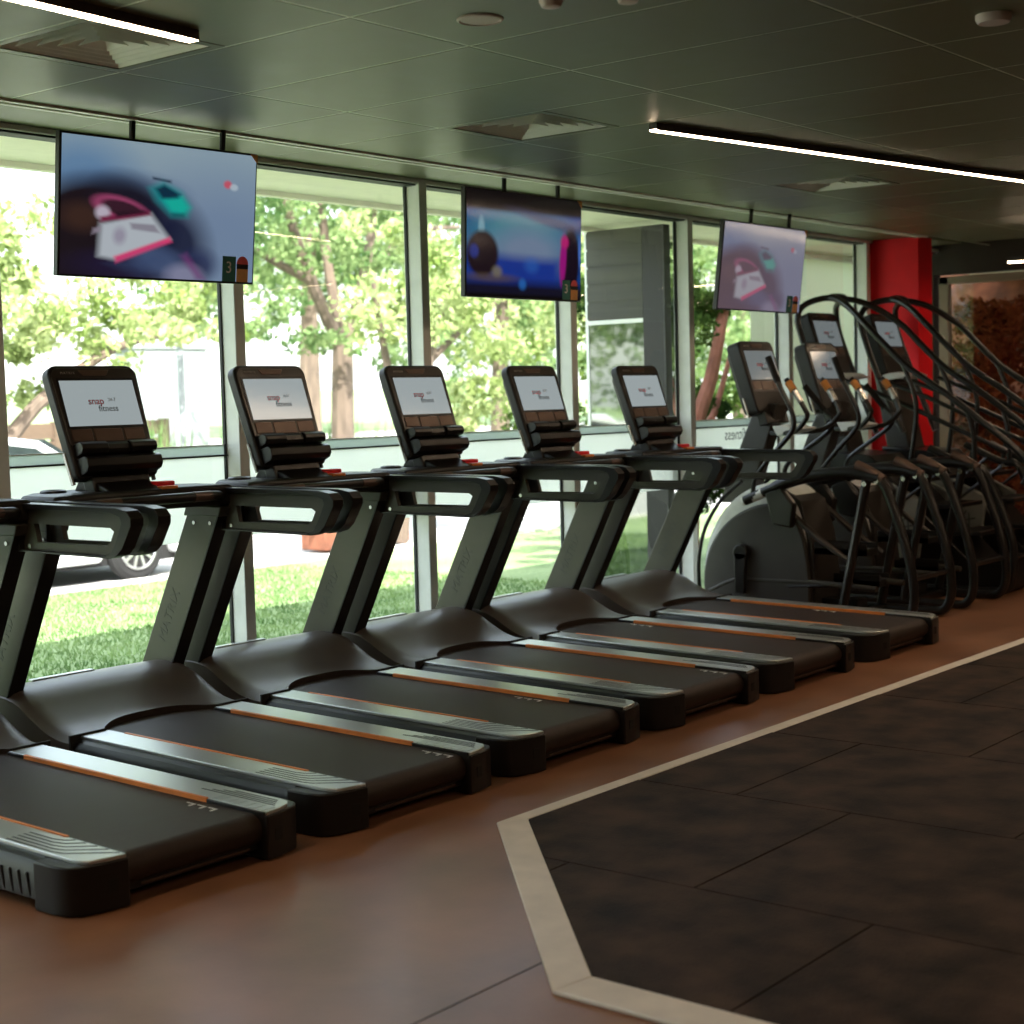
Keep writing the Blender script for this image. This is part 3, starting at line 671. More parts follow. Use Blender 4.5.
def drift(reflection_wash=None):
    s, t = S_, T_
    img = np.zeros((NY+1, NX+1, 3)); img[:] = lin((128, 148, 172))
    img = over(img, np.clip(1.1-t*2.2, 0, 1)*.8, (150, 172, 182))
    img = over(img, sell(s, t, .10, .25, .22, .22, 0, .6)*.7, (82, 126, 170))
    img = over(img, sell(s, t, .85, .70, .3, .5, 0, .7)*.6, (112, 134, 166))
    img = over(img, sell(s, t, .30, .36, .26, .12, 0, .5)*.7, (62, 88, 130))
    img = over(img, sell(s, t, .18, .72, .36, .42, 0, .18), (30, 22, 28))
    img = over(img, sell(s, t, .36, .52, .20, .22, 20, .4), (28, 26, 40))
    img = over(img, sell(s, t, .10, .58, .10, .10, 0, .5)*.8, (66, 44, 36))
    img = over(img, sell(s, t, .58, .72, .14, .30, -35, .5)*.95, (26, 30, 58))
    img = over(img, sell(s, t, .70, .88, .09, .11, 0, .5)*.8, (40, 48, 88))
    img = over(img, sell(s, t, .36, .92, .30, .12, 0, .4), (34, 26, 52))
    img = over(img, sell(s, t, .50, .88, .18, .10, 20, .5)*.8, (78, 96, 132))
    img = over(img, sell(s, t, .62, .97, .09, .08, 0, .5)*.7, (150, 150, 178))
    # pale car with pink edges
    img = over(img, sell(s, t, .29, .50, .14, .085, 10, .2), (160, 70, 110))
    img = over(img, sell(s, t, .30, .50, .11, .055, 10, .2), (58, 30, 44))
    img = over(img, sell(s, t, .20, .54, .035, .05, 0, .4), (190, 180, 196))
    img = over(img, spoly(s, t, [(.19, .62), (.44, .52), (.54, .70), (.27, .88), (.18, .86)], .02), (182, 190, 198))
    img = over(img, spoly(s, t, [(.26, .855), (.54, .685), (.55, .72), (.27, .90)], .012), (222, 66, 120))
    img = over(img, spoly(s, t, [(.19, .57), (.43, .50), (.44, .53), (.19, .61)], .012), (120, 36, 70))
    img = over(img, spoly(s, t, [(.335, .60), (.46, .60), (.49, .66), (.345, .645)], .01)*.55, (90, 60, 90))
    img = over(img, sell(s, t, .285, .70, .03, .06, 20, .5)*.5, (120, 90, 130))
    img = over(img, spoly(s, t, [(.60, .82), (.63, .80), (.73, .99), (.69, .99)], .02)*.7, (120, 60, 120))
    # teal car
    img = over(img, spoly(s, t, [(.435, .33), (.50, .275), (.595, .335), (.645, .44), (.625, .52), (.55, .525), (.47, .42)], .03), (24, 140, 146))
    img = over(img, spoly(s, t, [(.50, .405), (.60, .375), (.64, .45), (.615, .50), (.545, .49)], .02), (24, 178, 160))
    img = over(img, spoly(s, t, [(.46, .33), (.505, .295), (.59, .355), (.575, .385), (.495, .40)], .015), (16, 50, 72))
    img = over(img, spoly(s, t, [(.545, .50), (.62, .495), (.615, .525), (.55, .53)], .012)*.7, (14, 84, 88))
    img = over(img, spoly(s, t, [(.445, .245), (.54, .258), (.54, .276), (.445, .262)], .008), (40, 56, 76))
    img = over(img, spoly(s, t, [(.255, .53), (.40, .50), (.42, .515), (.27, .565)], .015), (40, 22, 34))
    img = over(img, spoly(s, t, [(.155, .66), (.19, .64), (.19, .68), (.15, .70)], .01)*.8, (150, 140, 156))
    img = over(img, spoly(s, t, [(.27, .91), (.50, .77), (.60, .82), (.40, .98)], .05)*.6, (60, 78, 116))
    img = over(img, sell(s, t, .845, .245, .022, .03, 0, .3), (200, 90, 110)); img = over(img, sell(s, t, .88, .262, .022, .025, 0, .3)*.7, (190, 205, 215))
    if reflection_wash is not None: img = img*.55+np.array(lin(reflection_wash))*.45  # blends a haze of reflections into the screen picture
    return img
def crowd():
    s, t = S_, T_
    img = np.zeros((NY+1, NX+1, 3)); img[:] = lin((20, 60, 128))
    img = over(img, sell(s, t, .45, .38, .42, .22, 0, .5), (30, 122, 142))
    img = over(img, sell(s, t, .52, .55, .32, .22, 0, .5), (112, 130, 156))
    img = over(img, sell(s, t, .12, .36, .025, .10, 0, .4)*.6, (150, 190, 200))
    img = over(img, np.clip((.20-.02*s-t)*25, 0, 1), (12, 8, 12))
    img = over(img, sell(s, t, .75, .24, .34, .05, 8, .4)*.8, (20, 44, 96))
    img = over(img, spoly(s, t, [(.0, .60), (.80, .62), (.80, 1.0), (.0, 1.0)], .06), (24, 52, 140))
    img = over(img, sell(s, t, .13, .60, .13, .22, 0, .12), (26, 14, 24))
    img = over(img, sell(s, t, .06, .58, .035, .06, 0, .4)*.7, (40, 60, 150))
    img = over(img, np.clip((t-.80)*9, 0, 1)*.95, (16, 12, 18))
    img = over(img, sell(s, t, .20, .82, .20, .04, 0, .5)*.7, (84, 70, 60)); img = over(img, sell(s, t, .25, .76, .04, .05, 0, .5)*.8, (120, 112, 84))
    img = over(img, sell(s, t, .55, .68, .06, .07, 0, .5)*.5, (46, 100, 180)); img = over(img, sell(s, t, .47, .87, .03, .05, 0, .5)*.7, (40, 110, 190))
    img = over(img, sell(s, t, .90, .62, .085, .34, 3, .12), (20, 10, 26))
    img = over(img, sell(s, t, .835, .60, .03, .24, 4, .3), (150, 20, 120)); img = over(img, sell(s, t, .85, .42, .035, .06, 0, .4), (180, 30, 110))
    img = over(img, sell(s, t, .99, .5, .012, .15, 0, .4), (70, 110, 190))
    img = over(img, np.clip((t-.955)*30, 0, 1), (8, 6, 8))
    return img
def make_tv(loc, yaw, tilt, img, mat, label, w=1.045, stickers=True, roll=0):
    h = w*.5725
    T = empty('television', loc); T.rotation_euler = (R(tilt), R(-roll), R(yaw))
    b = MB(); b.span(-w/2, w/2, 0, .035, -h/2, h/2); b.span(-w*.32, w*.32, .035, .07, -h*.36, h*.30); b.build('housing', 'satin_black', T, bevel=.004)
    w2, h2 = w-.018, h-.020
    vs = [(-w2/2+w2*S_[j, i], -.0015, h2/2-h2*T_[j, i]) for j in range(NY+1) for i in range(NX+1)]
    fs = [(j*(NX+1)+i, (j+1)*(NX+1)+i, (j+1)*(NX+1)+i+1, j*(NX+1)+i+1) for j in range(NY) for i in range(NX)]
    b = MB(); b.add(vs, fs); sc = b.build('screen', mat, T, smooth=0)
    ca = sc.data.color_attributes.new('picture', 'FLOAT_COLOR', 'POINT')
    ca.data.foreach_set('color', np.concatenate([img.reshape(-1, 3), np.ones(((NX+1)*(NY+1), 1))], 1).astype(np.float32).ravel())
    sx = w*.5-.185
    b = MB(); b.span(sx, sx+.076, -.004, -.002, -h/2+.010, -h/2+.125); e = b.build('energy_label', 'sticker_green', T)
    text('3', .075, 'white_mark', e, (sx+.036, -.0046, -h/2+.072), (R(90), 0, 0), 'label_number')
    b = MB(); b.span(sx+.082, sx+.148, -.004, -.002, -h/2+.010, -h/2+.082, 0); b.span(sx+.082, sx+.148, -.0042, -.002, -h/2+.070, -h/2+.092, 1)
    b.prism([(sx+.115+.033*math.cos(R(a)), -h/2+.092+.036*math.sin(R(a))) for a in range(0, 181, 15)], -.004, -.002, 'y', 2); b.build('star_label', ['sticker_orange', 'satin_black', 'sticker_red'], T, smooth=0)
    b = MB(); b.prism([(w/2-.045, h/2-.004), (w/2-.002, h/2-.004), (w/2-.002, h/2-.045)], -.004, -.002, 'y'); b.build('corner_sticker', 'sticker_orange', T)
    m = Matrix.Rotation(R(tilt), 3, 'X')
    for px in (-.13, .36):
        top = (CZ-loc[2])/math.cos(R(tilt))
        b = MB(); b.tube([(px, .055, -.02), (px, .055+.0, h*.30), (px, .055, top+.004)], .014, 10); b.build('mount_pole', 'satin_black', T)
    return tag(T, label, 'television', 'televisions hung along the window')
pm('sticker_green', (.02, .17, .14), .5); pm('sticker_orange', (.85, .40, .12), .5); pm('sticker_red', (.85, .10, .10), .5)
make_tv((4.549, 5.609, 2.359), -2.8, 6.6, drift(), 'picture_bright', 'television showing two drifting cars in blue smoke, hung over the second treadmill')
make_tv((7.19, 5.653, 2.363), -1.0, 2.3, crowd(), 'picture_bright', 'television with a dark blue and magenta picture, middle one of the three')
make_tv((9.751, 5.575, 2.354), -2.9, 7.1, drift((150, 128, 140)), 'picture_dim', 'television with mauve reflections painted over its picture, hung above the ellipticals', roll=-.5)

# ------------------------------------------------------------------ ceiling fixtures
def linear_lamp(name, a, c, drop, label, group=None, w=.05, h=.032, prot=.001):
    a, c = Vector((*a, 0)), Vector((*c, 0)); L = (c-a).length; ang = math.atan2(c.y-a.y, c.x-a.x)
    z = CZ-drop
    T = empty(name, ((a.x+c.x)/2, (a.y+c.y)/2, z), ang)
    b = MB(); b.span(-L/2, L/2, -w/2, w/2, .006, h+.004 if drop <= h+.002 else h); b.span(-L/2, L/2, -w/2, -w/2+.0025, 0, .007); b.span(-L/2, L/2, w/2-.0025, w/2, 0, .007); b.build('housing', 'lamp_housing', T, bevel=.002)
    b = MB(); b.span(-L/2+.004, L/2-.004, -w/2+.003, w/2-.003, -prot, .006); b.build('diffuser', 'lamp_white', T)
    if drop > h+.002:
        for k in (-.42, .42):
            b = MB(); b.cyl((k*L, 0, h), (k*L, 0, drop+.006), .003, 6); b.build('suspension_wire', 'chrome', T)
    return tag(T, label, 'ceiling light', group)
G = 'linear ceiling lights'
linear_lamp('ceiling_light', (.60, 3.95), (3.56, 4.187), .034, 'thin strip light at the upper left corner, ending beside a ceiling vent', G)
linear_lamp('ceiling_light', (6.22, 4.127), (10.6, 3.43), .034, 'long thin strip light on the dark ceiling above the treadmills', G)
linear_lamp('ceiling_light', (12.55, 4.93), (12.55, 2.6), .26, 'short lit end of a strip light near the end window', G, prot=.008)
linear_lamp('ceiling_light', (11.0, -.25), (11.0, 1.95), .10, 'strip light behind the camera, seen only mirrored in the windows', G)
linear_lamp('ceiling_light', (9.6, -2.2), (9.6, -.2), .10, 'strip light behind the camera, seen only mirrored in the windows', G)
linear_lamp('ceiling_light', (1.2, .4), (3.8, .2), .10, 'added strip light over the free floor, unseen, brightening the room', G)  # unseen lamp added to brighten the interior
linear_lamp('ceiling_light', (4.6, -1.6), (7.2, -1.8), .10, 'added strip light over the free floor, unseen, brightening the room', G)  # another unseen lamp, added for more light in the room
linear_lamp('ceiling_light', (6.4, .9), (8.8, .7), .10, 'added strip light over the free floor, unseen, brightening the room', G)  # last of the unseen lamps added as fill light

VL = ['square ceiling vent at the upper left beside the end of a strip light', 'square ceiling vent above the middle television', 'square ceiling vent farthest off, above the mauve television']
for (vx, vy), lab in zip(VENTS, VL):
    T = empty('ceiling_vent', (vx+.3, vy+.3, CZ))
    b = MB()
    for s0, s1 in ((.296, .262),):
        for a in range(4):
            rot = Matrix.Rotation(R(90*a), 3, 'Z')
            q = [Vector((-s0, -s0, 0)), Vector((s0, -s0, 0)), Vector((s1, -s1, .0)), Vector((-s1, -s1, .0))]
            b.add([rot @ p for p in q]+[rot @ (p+Vector((0, 0, .006))) for p in q], [(3, 2, 1, 0), (4, 5, 6, 7), (0, 1, 5, 4), (2, 3, 7, 6), (1, 2, 6, 5), (3, 0, 4, 7)])
    b.build('frame', 'ceiling_tile', T, smooth=0)
    for k in range(5):
        b = MB(); s0 = .262-.050*k; s1 = s0-.033; z0, z1 = .004, .046
        for a in range(4):
            rot = Matrix.Rotation(R(90*a), 3, 'Z')
            q = [Vector((-s0, -s0, z0)), Vector((s0, -s0, z0)), Vector((max(s1, .005), -max(s1, .005), z1)), Vector((-max(s1, .005), -max(s1, .005), z1))]
            b.add([rot @ p for p in q]+[rot @ (p+Vector((0, .003, .001))) for p in q], [(3, 2, 1, 0), (4, 5, 6, 7), (0, 1, 5, 4), (2, 3, 7, 6), (1, 2, 6, 5), (3, 0, 4, 7)])
        b.build('louvre', 'white_metal', T, smooth=0)
    b = MB(); b.span(-.30, .30, -.30, .30, .06, .07); b.build('back_box', 'vent_black', T)
    tag(T, lab, 'vent', 'square ceiling vents')

def lathe(name, prof, loc, mat, n=28):
    b = MB(); vs = []; k = len(prof)
    for r, z in prof:
        for j in range(n):
            a = 2*math.pi*j/n; vs.append((r*math.cos(a), r*math.sin(a), z))
    fs = [(i*n+j, (i+1)*n+j, (i+1)*n+(j+1) % n, i*n+(j+1) % n) for i in range(k-1) for j in range(n)]+[tuple(range((k-1)*n, k*n))]
    b.add(vs, fs); return b.build(name, mat, None, loc)
pm('pink_white', (.62, .50, .45), .5, var=.04)
tag(lathe('ceiling_speaker', [(.078, 0), (.078, -.004), (.070, -.007), (.066, -.004), (.001, -.004)], (4.11, 3.40, CZ), 'pink_white'), 'flat round white speaker disc set flush in the green-lit ceiling', 'ceiling speaker')
tag(lathe('smoke_detector', [(.038, 0), (.038, -.014), (.030, -.030), (.02, -.033), (.001, -.033)], (4.05, 3.06, CZ), 'pink_white'), 'small round white smoke detector at the top edge, beside a similar one', 'smoke detector', 'small ceiling detectors')
tag(lathe('smoke_detector', [(.036, 0), (.036, -.014), (.030, -.028), (.02, -.030), (.001, -.030)], (4.185, 2.86, CZ), 'pink_white'), 'small white smoke detector cut by the top edge, right of its twin', 'smoke detector', 'small ceiling detectors')
tag(lathe('smoke_detector', [(.060, 0), (.060, -.014), (.052, -.028), (.02, -.03), (.001, -.03)], (5.30, 2.13, CZ), 'pink_white'), 'round white smoke detector alone on the dark ceiling at upper right', 'smoke detector', 'small ceiling detectors')

# ------------------------------------------------------------------ outside
GZ = -.15
def flat(name, mat, x0, x1, y0, y1, z0, z1=None, nx=2, ny=2):
    z1 = z0 if z1 is None else z1
    b = MB(); b.add([(x0, y0, z0), (x1, y0, z0), (x1, y1, z1), (x0, y1, z1)], [(0, 1, 2, 3)])
    return struct(b.build(name, mat, smooth=0))
flat('ground_lawn', 'lawn', -12, 60, 6.25, 12.2, GZ)
flat('road', 'asphalt', -20, 70, 12.2, 16.6, GZ-.03)
flat('ground_verge', 'lawn', -20, 80, 16.6, 24, GZ, .55)
flat('pavement', 'pavement', -20, 90, 24, 28, .55, .75)
flat('ground_bank', 'lawn', -30, 120, 28, 60, .75, 2.2)
b = MB(); b.span(-20, 70, 12.1, 12.25, GZ-.05, GZ+.03); struct(b.build('kerb', 'pavement'))
b = MB()
for k in range(40000):
    x = rng.uniform(3.5, 11.2); y = rng.uniform(7.05, 12.0); h = rng.uniform(.02, .045); a = rng.uniform(0, math.pi); w = .006
    dx, dy = math.cos(a)*w, math.sin(a)*w; lx, ly = rng.normal(0, .015, 2)
    b.add([(x-dx, y-dy, GZ), (x+dx, y+dy, GZ), (x+lx, y+ly, GZ+h)], [(0, 1, 2)])
tag(b.build('lawn_grass', 'blade_green', smooth=0), 'short sunlit grass of the lawn outside the windows', 'grass', None, 'stuff')

def leaves(b, c, r, n, size, flatten=.75):
    c = np.array(c)
    for _ in range(n):
        d = rng.normal(0, 1, 3); d /= np.linalg.norm(d); rad = r*rng.uniform(.35, 1.)**.6
        p = c+d*rad*np.array([1, 1, flatten])
        u = rng.normal(0, 1, 3); u /= np.linalg.norm(u); w = np.cross(u, rng.normal(0, 1, 3)); w /= np.linalg.norm(w)
        s = size*rng.uniform(.6, 1.3)
        b.add([p-u*s*.5, p+w*s*.28, p+u*s*.5, p-w*s*.28], [(0, 1, 2, 3)])
def tree(x, y, gz, trunk, blobs, n, size, leaf, bark, label, cat='tree', group='trees outside the windows', name='tree', per=1.):
    T = empty(name, (x, y, gz)); b = MB()
    for path, r0, r1 in trunk:
        P = spline(path, 4); k = len(P); b.tube(P, [r0+(r1-r0)*i/(k-1) for i in range(k)], 9)
    b.build('trunk', bark, T)
    b = MB()
    for bx, by, bz, br in blobs:
        for _ in range(max(3, int(9*br))):
            d = rng.normal(0, 1, 3); d /= np.linalg.norm(d); c = np.array([bx, by, bz])+d*br*rng.uniform(.3, .95)*np.array([1, 1, .8])
            leaves(b, c, br*rng.uniform(.22, .45), int(n*br*1.5), size*.72)
    b.build('foliage', leaf, T, smooth=0)
    return tag(T, label, cat, group)
# near tree seen through the first windows
tree(9.6, 14.9, GZ, [([(0, 0, 0), (-.1, 0, 1.0), (-.5, 0, 1.9), (-1.0, .1, 2.6)], .17, .06), ([(-.1, 0, .9), (.5, -.2, 1.7), (1.5, -.2, 2.3), (2.4, 0, 2.5)], .10, .03), ([(0, 0, 1.0), (.1, .2, 2.2), (.3, .2, 3.0)], .10, .03)],
     [(-.9, 0, 2.6, 1.0), (.3, -.2, 2.7, 1.1), (1.5, -.2, 2.7, .9), (2.6, 0, 2.6, .8), (.4, .2, 3.4, .8), (-1.4, 0, 3.2, .8), (3.3, .2, 3.0, .8), (-.5, .1, 1.9, .6), (.7, .1, 2.0, .6), (-1.6, .1, 2.3, .7), (-2.3, .1, 2.9, .8)], 110, .16, 'leaf_lime', 'bark', 'low spreading lime-green tree behind the white car, seen through the first window')
tree(16.6, 16.6, GZ, [([(0, 0, 0), (.05, 0, 1.6), (.1, 0, 2.6)], .19, .15), ([(.1, 0, 2.4), (-.6, 0, 3.6), (-1.2, 0, 5.2)], .12, .05), ([(.1, 0, 2.4), (.7, 0, 3.8), (1.2, .2, 5.6)], .12, .05), ([(.1, 0, 2.5), (.1, .3, 4.0), (0, .3, 6)], .10, .04), ([(-.5, 0, 3.4), (-1.8, 0, 3.9), (-2.8, 0, 4.5)], .07, .03), ([(.6, 0, 3.5), (1.6, 0, 4.2), (2.8, 0, 4.4)], .07, .03)],
     [(-1.6, 0, 4.4, 1.3), (.2, .3, 5.2, 1.5), (1.9, 0, 4.8, 1.3), (-2.6, 0, 3.2, .9), (-1.4, -.3, 2.9, .7), (2.6, .2, 3.6, .9), (0, .5, 6.6, 1.5), (-2.2, .3, 5.9, 1.2), (2.4, .3, 6.0, 1.2), (.5, -.4, 3.7, .8), (-.6, -.4, 3.9, .8), (1.4, -.3, 2.7, .6), (-.5, -.3, 2.5, .5)], 85, .16, 'leaf_green', 'bark', 'tall tree with a thick pale trunk seen through the second window')
tree(13.5, 12.6, GZ, [([(0, 0, 0), (.25, 0, 1.2), (.75, .1, 2.2), (1.1, .1, 3.0)], .10, .04), ([(.2, 0, 1.0), (-.1, 0, 2.0), (-.3, 0, 3.0)], .07, .03), ([(.7, .1, 2.1), (1.6, .2, 2.6), (2.2, .2, 2.9)], .05, .02)],
     [(-.1, 0, 2.7, .9), (.9, .2, 2.9, 1.0), (1.9, .2, 2.5, .9), (.6, .2, 3.9, .9), (2.4, .4, 1.6, .9), (3.0, .4, 2.9, 1.0), (1.6, .6, 1.3, .7)], 95, .15, 'leaf_lime', 'bark', 'leaning slender tree with bright leaves below the middle television')
tree(23.2, 19.0, .1, [([(0, 0, 0), (.1, 0, 2), (.3, 0, 4)], .22, .1)], [(0, 0, 2.5, 1.6), (-1.4, 0, 4.2, 1.6), (1.4, 0, 4.0, 1.7), (0, .5, 5.8, 1.7), (-2.2, .2, 1.8, 1.0), (2.2, 0, 2.0, 1.2)], 60, .2, 'leaf_green', 'bark', 'dense green tree across the road behind the slender leaning tree')
tree(11.6, 22.5, .3, [([(0, 0, 0), (.1, 0, 2.5), (.2, 0, 5)], .25, .1)], [(-2.2, 0, 4.0, 1.5), (0, 0, 4.4, 1.8), (2.2, 0, 4.2, 1.6), (-1, .3, 6.0, 1.6), (1.2, .3, 6.2, 1.6)], 55, .22, 'leaf_pale', 'bark', 'pale sunlit tree across the road behind the low lime tree')
tree(25, 26, .6, [([(0, 0, 0), (.1, 0, 2.5), (.2, 0, 5)], .3, .12)], [(-2.5, 0, 4.2, 2.0), (0, 0, 4.4, 2.2), (2.5, 0, 4.2, 2.0), (0, .3, 7.0, 2.2), (-3, 0, 6.5, 1.8), (3, 0, 6.5, 1.8)], 45, .27, 'leaf_green', 'bark', 'big green tree far back across the road beyond the pavement')
tree(36.5, 26, .6, [([(0, 0, 0), (.1, 0, 2.5), (.2, 0, 5)], .3, .12)], [(-2.5, 0, 3.6, 2.2), (0, 0, 4.4, 2.3), (2.5, 0, 3.8, 2.1), (0, .3, 7.0, 2.3), (-3, 0, 6.5, 2.0), (3, 0, 6.5, 2.0)], 40, .28, 'leaf_pale', 'bark', 'broad pale tree farthest off across the road')
tree(32, 19, GZ, [([(0, 0, 0), (.1, 0, 2.0), (.2, 0, 4)], .22, .1)], [(-1.8, 0, 2.4, 1.7), (0, 0, 3.4, 1.9), (1.8, 0, 2.4, 1.7), (0, .3, 5.4, 1.8), (-2, 0, 5.0, 1.6), (2.2, 0, 5.0, 1.6)], 50, .22, 'leaf_green', 'bark', 'round green tree across the road seen past the dark glass fin')
tree(4.0, 22.5, .3, [([(0, 0, 0), (.1, 0, 2.5), (.2, 0, 4)], .22, .1)], [(-2, 0, 3.2, 1.6), (0, 0, 3.8, 1.7), (2, 0, 3.4, 1.5)], 50, .22, 'leaf_lime', 'bark', 'light green tree across the road at the left end of the windows')
# shaded trees beside the entry
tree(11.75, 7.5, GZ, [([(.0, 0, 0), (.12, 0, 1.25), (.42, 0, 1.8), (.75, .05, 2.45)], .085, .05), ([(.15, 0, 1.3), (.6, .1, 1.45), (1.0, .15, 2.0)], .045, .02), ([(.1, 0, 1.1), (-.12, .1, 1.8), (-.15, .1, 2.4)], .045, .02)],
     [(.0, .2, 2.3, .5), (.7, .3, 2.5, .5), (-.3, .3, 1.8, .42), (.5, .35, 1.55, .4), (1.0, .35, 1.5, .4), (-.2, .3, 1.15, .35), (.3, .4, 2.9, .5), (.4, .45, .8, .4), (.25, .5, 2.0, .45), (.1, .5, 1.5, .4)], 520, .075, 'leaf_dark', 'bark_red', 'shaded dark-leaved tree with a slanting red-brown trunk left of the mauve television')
tree(12.7, 8.45, GZ, [([(0, 0, 0), (.03, 0, .5), (.05, 0, 1.2)], .06, .03)], [(-.5, 0, .7, .5), (.2, .1, .9, .55), (.8, .1, .8, .5), (-.2, .1, 1.6, .5), (.6, .1, 1.7, .5), (.2, .1, 2.2, .45), (-.6, 0, 1.5, .4)], 420, .08, 'leaf_dark', 'bark', 'dense dark shrub added behind the red-brown trunk to darken the view', 'shrub', name='shrub')  # shrub added to screen bright trees and darken the window view
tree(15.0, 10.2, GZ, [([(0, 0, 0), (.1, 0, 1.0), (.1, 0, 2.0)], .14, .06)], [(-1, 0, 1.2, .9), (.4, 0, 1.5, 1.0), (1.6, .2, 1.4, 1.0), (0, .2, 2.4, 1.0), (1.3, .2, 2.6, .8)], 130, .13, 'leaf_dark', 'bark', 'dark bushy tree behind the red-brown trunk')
tree(-1.5, 15.5, GZ, [([(0, 0, 0), (.1, 0, 1.5), (.2, 0, 3)], .2, .08)], [(-2, 0, 2.4, 1.4), (0, 0, 3.0, 1.6), (2, 0, 2.6, 1.4), (.3, 0, 4.5, 1.5), (-2, 0, 4.4, 1.3)], 60, .2, 'leaf_green', 'bark', 'green roadside tree left of the view, mirrored in the dark glass fin')
tree(-11, 16, GZ, [([(0, 0, 0), (.1, 0, 1.5), (.2, 0, 3)], .2, .08)], [(-2, 0, 2.4, 1.6), (0, 0, 3.0, 1.7), (2.2, 0, 2.6, 1.5), (.3, 0, 4.8, 1.6)], 55, .22, 'leaf_lime', 'bark', 'lime roadside tree farther left of the view, mirrored in the dark glass fin')

# hedge of ornamental grasses beyond the car
def tuft(x, y, z, h, label, n=90, sp=.45):
    b = MB()
    for _ in range(n):
        bx, by = rng.normal(0, sp*.35, 2); a = rng.uniform(0, 2*math.pi); l = rng.uniform(.1, .4)*h*.5; hh = h*rng.uniform(.6, 1.05); w = .012
        tx, ty = bx+math.cos(a)*l, by+math.sin(a)*l
        b.add([(bx-w, by, 0), (bx+w, by, 0), ((bx+tx)/2+w, (by+ty)/2, hh*.65), (tx, ty, hh), ((bx+tx)/2-w, (by+ty)/2, hh*.65)], [(0, 1, 2, 3, 4)])
    o = b.build('ornamental_grass', 'blade_green', None, (x, y, z), smooth=0)
    return tag(o, label, 'grass clump', 'ornamental grasses by the road')
for x, y, h, lab in ((13.45, 17.0, 1.55, 'tall spiky grass clump left of the grey pole, seen above the window rail'), (14.85, 17.0, 1.5, 'tall spiky grass clump just right of the grey pole'), (17.1, 17.2, 1.5, 'spiky grass clump in the second window beside the thick trunk'), (18.0, 17.4, 1.45, 'spiky grass clump in the second window right of the other'), (19.1, 17.5, 1.45, 'spiky grass clump nearest the second window post')):
    tuft(x, y, GZ, h, lab)

# fence, wall, pole, house
T = empty('wooden_fence', (14.0, 20.0, -.05))
for k in range(4):
    b = MB(); b.span(-4+k*2.0, -3.86+k*2.0, -.06, .06, -.1, 1.38); b.build('post', 'fence_wood', T)
b = MB()
for k in range(4): b.span(-4, 2.1, -.02, .02, .32+.27*k, .55+.27*k)
b.build('rail_boards', 'fence_wood', T)
tag(T, 'brown timber fence with horizontal boards behind the low lime tree', 'fence')
b = MB(); b.span(17.0, 18.7, 22.0, 22.4, 0, 2.5); b.span(16.95, 18.75, 21.97, 22.43, 2.5, 2.58)
tag(b.build('garden_wall', 'render_grey', bevel=.02), 'pale grey rendered wall across the road in the first window', 'wall')
b = MB(); b.cyl((14.15, 17.2, GZ), (14.15, 17.2, 4.6), .045, 12); b.cyl((14.15, 17.2, 4.6), (14.15, 17.2, 4.66), .06, 12)
tag(b.build('street_pole', 'render_grey'), 'thin grey pole standing among the ornamental grasses', 'pole')
# car
def make_car(name, loc, rz, paint, label):
    T = empty(name, loc, rz)
    body = [(-2.1, .30), (-2.15, .55), (-2.08, .80), (-1.95, .92), (-.95, .98), (1.0, .98), (1.75, .86), (2.08, .70), (2.15, .45), (2.1, .25), (1.75, .22), (1.70, .45), (1.50, .62), (1.30, .64), (1.10, .62), (.92, .45), (.88, .20), (-.88, .20), (-.92, .45), (-1.1, .62), (-1.3, .64), (-1.5, .62), (-1.70, .45), (-1.75, .24)]
    b = MB(); b.prism(body, -.86, .86, 'y'); b.build('body', paint, T, bevel=.05, seg=3)
    roof = [(-2.0, .93), (-1.75, 1.32), (-1.45, 1.44), (-.2, 1.47), (.35, 1.40), (1.15, .95)]
    b = MB(); b.prism(roof, -.70, .70, 'y'); b.build('roof', paint, T, bevel=.06, seg=3)
    for s in (-1, 1):
        b = MB(); b.prism([(-1.75, .99), (-1.6, 1.28), (-.95, 1.36), (-.95, .99)], .70*s, .712*s, 'y'); b.prism([(-.88, .99), (-.88, 1.37), (-.15, 1.39), (.28, 1.33), (.86, .99)], .70*s, .712*s, 'y'); b.build('side_window', 'car_glass', T)
        b = MB(); b.box((.8, .93*s, 1.0), (.18, .14, .11)); b.build('mirror', paint, T, bevel=.03)
        b = MB(); b.span(1.95, 2.14, .45*s, .80*s, .58, .70); b.build('headlight', 'chrome', T, bevel=.02)
        for x in (-1.3, 1.3):
            b = MB(); b.torus((x, .78*s, .31), .255, .075, 'y', 28, 10); b.cyl((x, .70*s, .31), (x, .84*s, .31), .235, 28)
            wh = b.build('wheel', 'tyre', T)
            b = MB(); b.torus((x, .855*s, .31), .205, .014, 'y', 28, 6); b.cyl((x, .84*s, .31), (x, .865*s, .31), .045, 14)
            for k in range(10):
                a = R(36*k); b.box((x+.12*math.cos(a), .852*s, .31+.12*math.sin(a)), (.17, .018, .026), 0, Matrix.Rotation(-a, 3, 'Y'))
            b.build('rim', 'rim_metal', wh)
    b = MB(); b.prism([(.42, 1.385), (1.13, .985), (1.17, .985), (.44, 1.41)], -.62, .62, 'y'); b.build('windscreen', 'car_glass', T)
    b = MB(); b.span(-1.9, 1.9, -.75, .75, .16, .35); b.build('underbody', 'tyre', T)
    return tag(T, label, 'car', 'cars parked on the road')
make_car('car', (8.45, 13.45, GZ-.03), R(0), 'car_white', 'white car parked on the road outside the first window, spoked wheel showing')
make_car('car', (2.4, 13.5, GZ-.03), R(0), 'car_white', 'white car parked farther left along the road, mostly hidden')
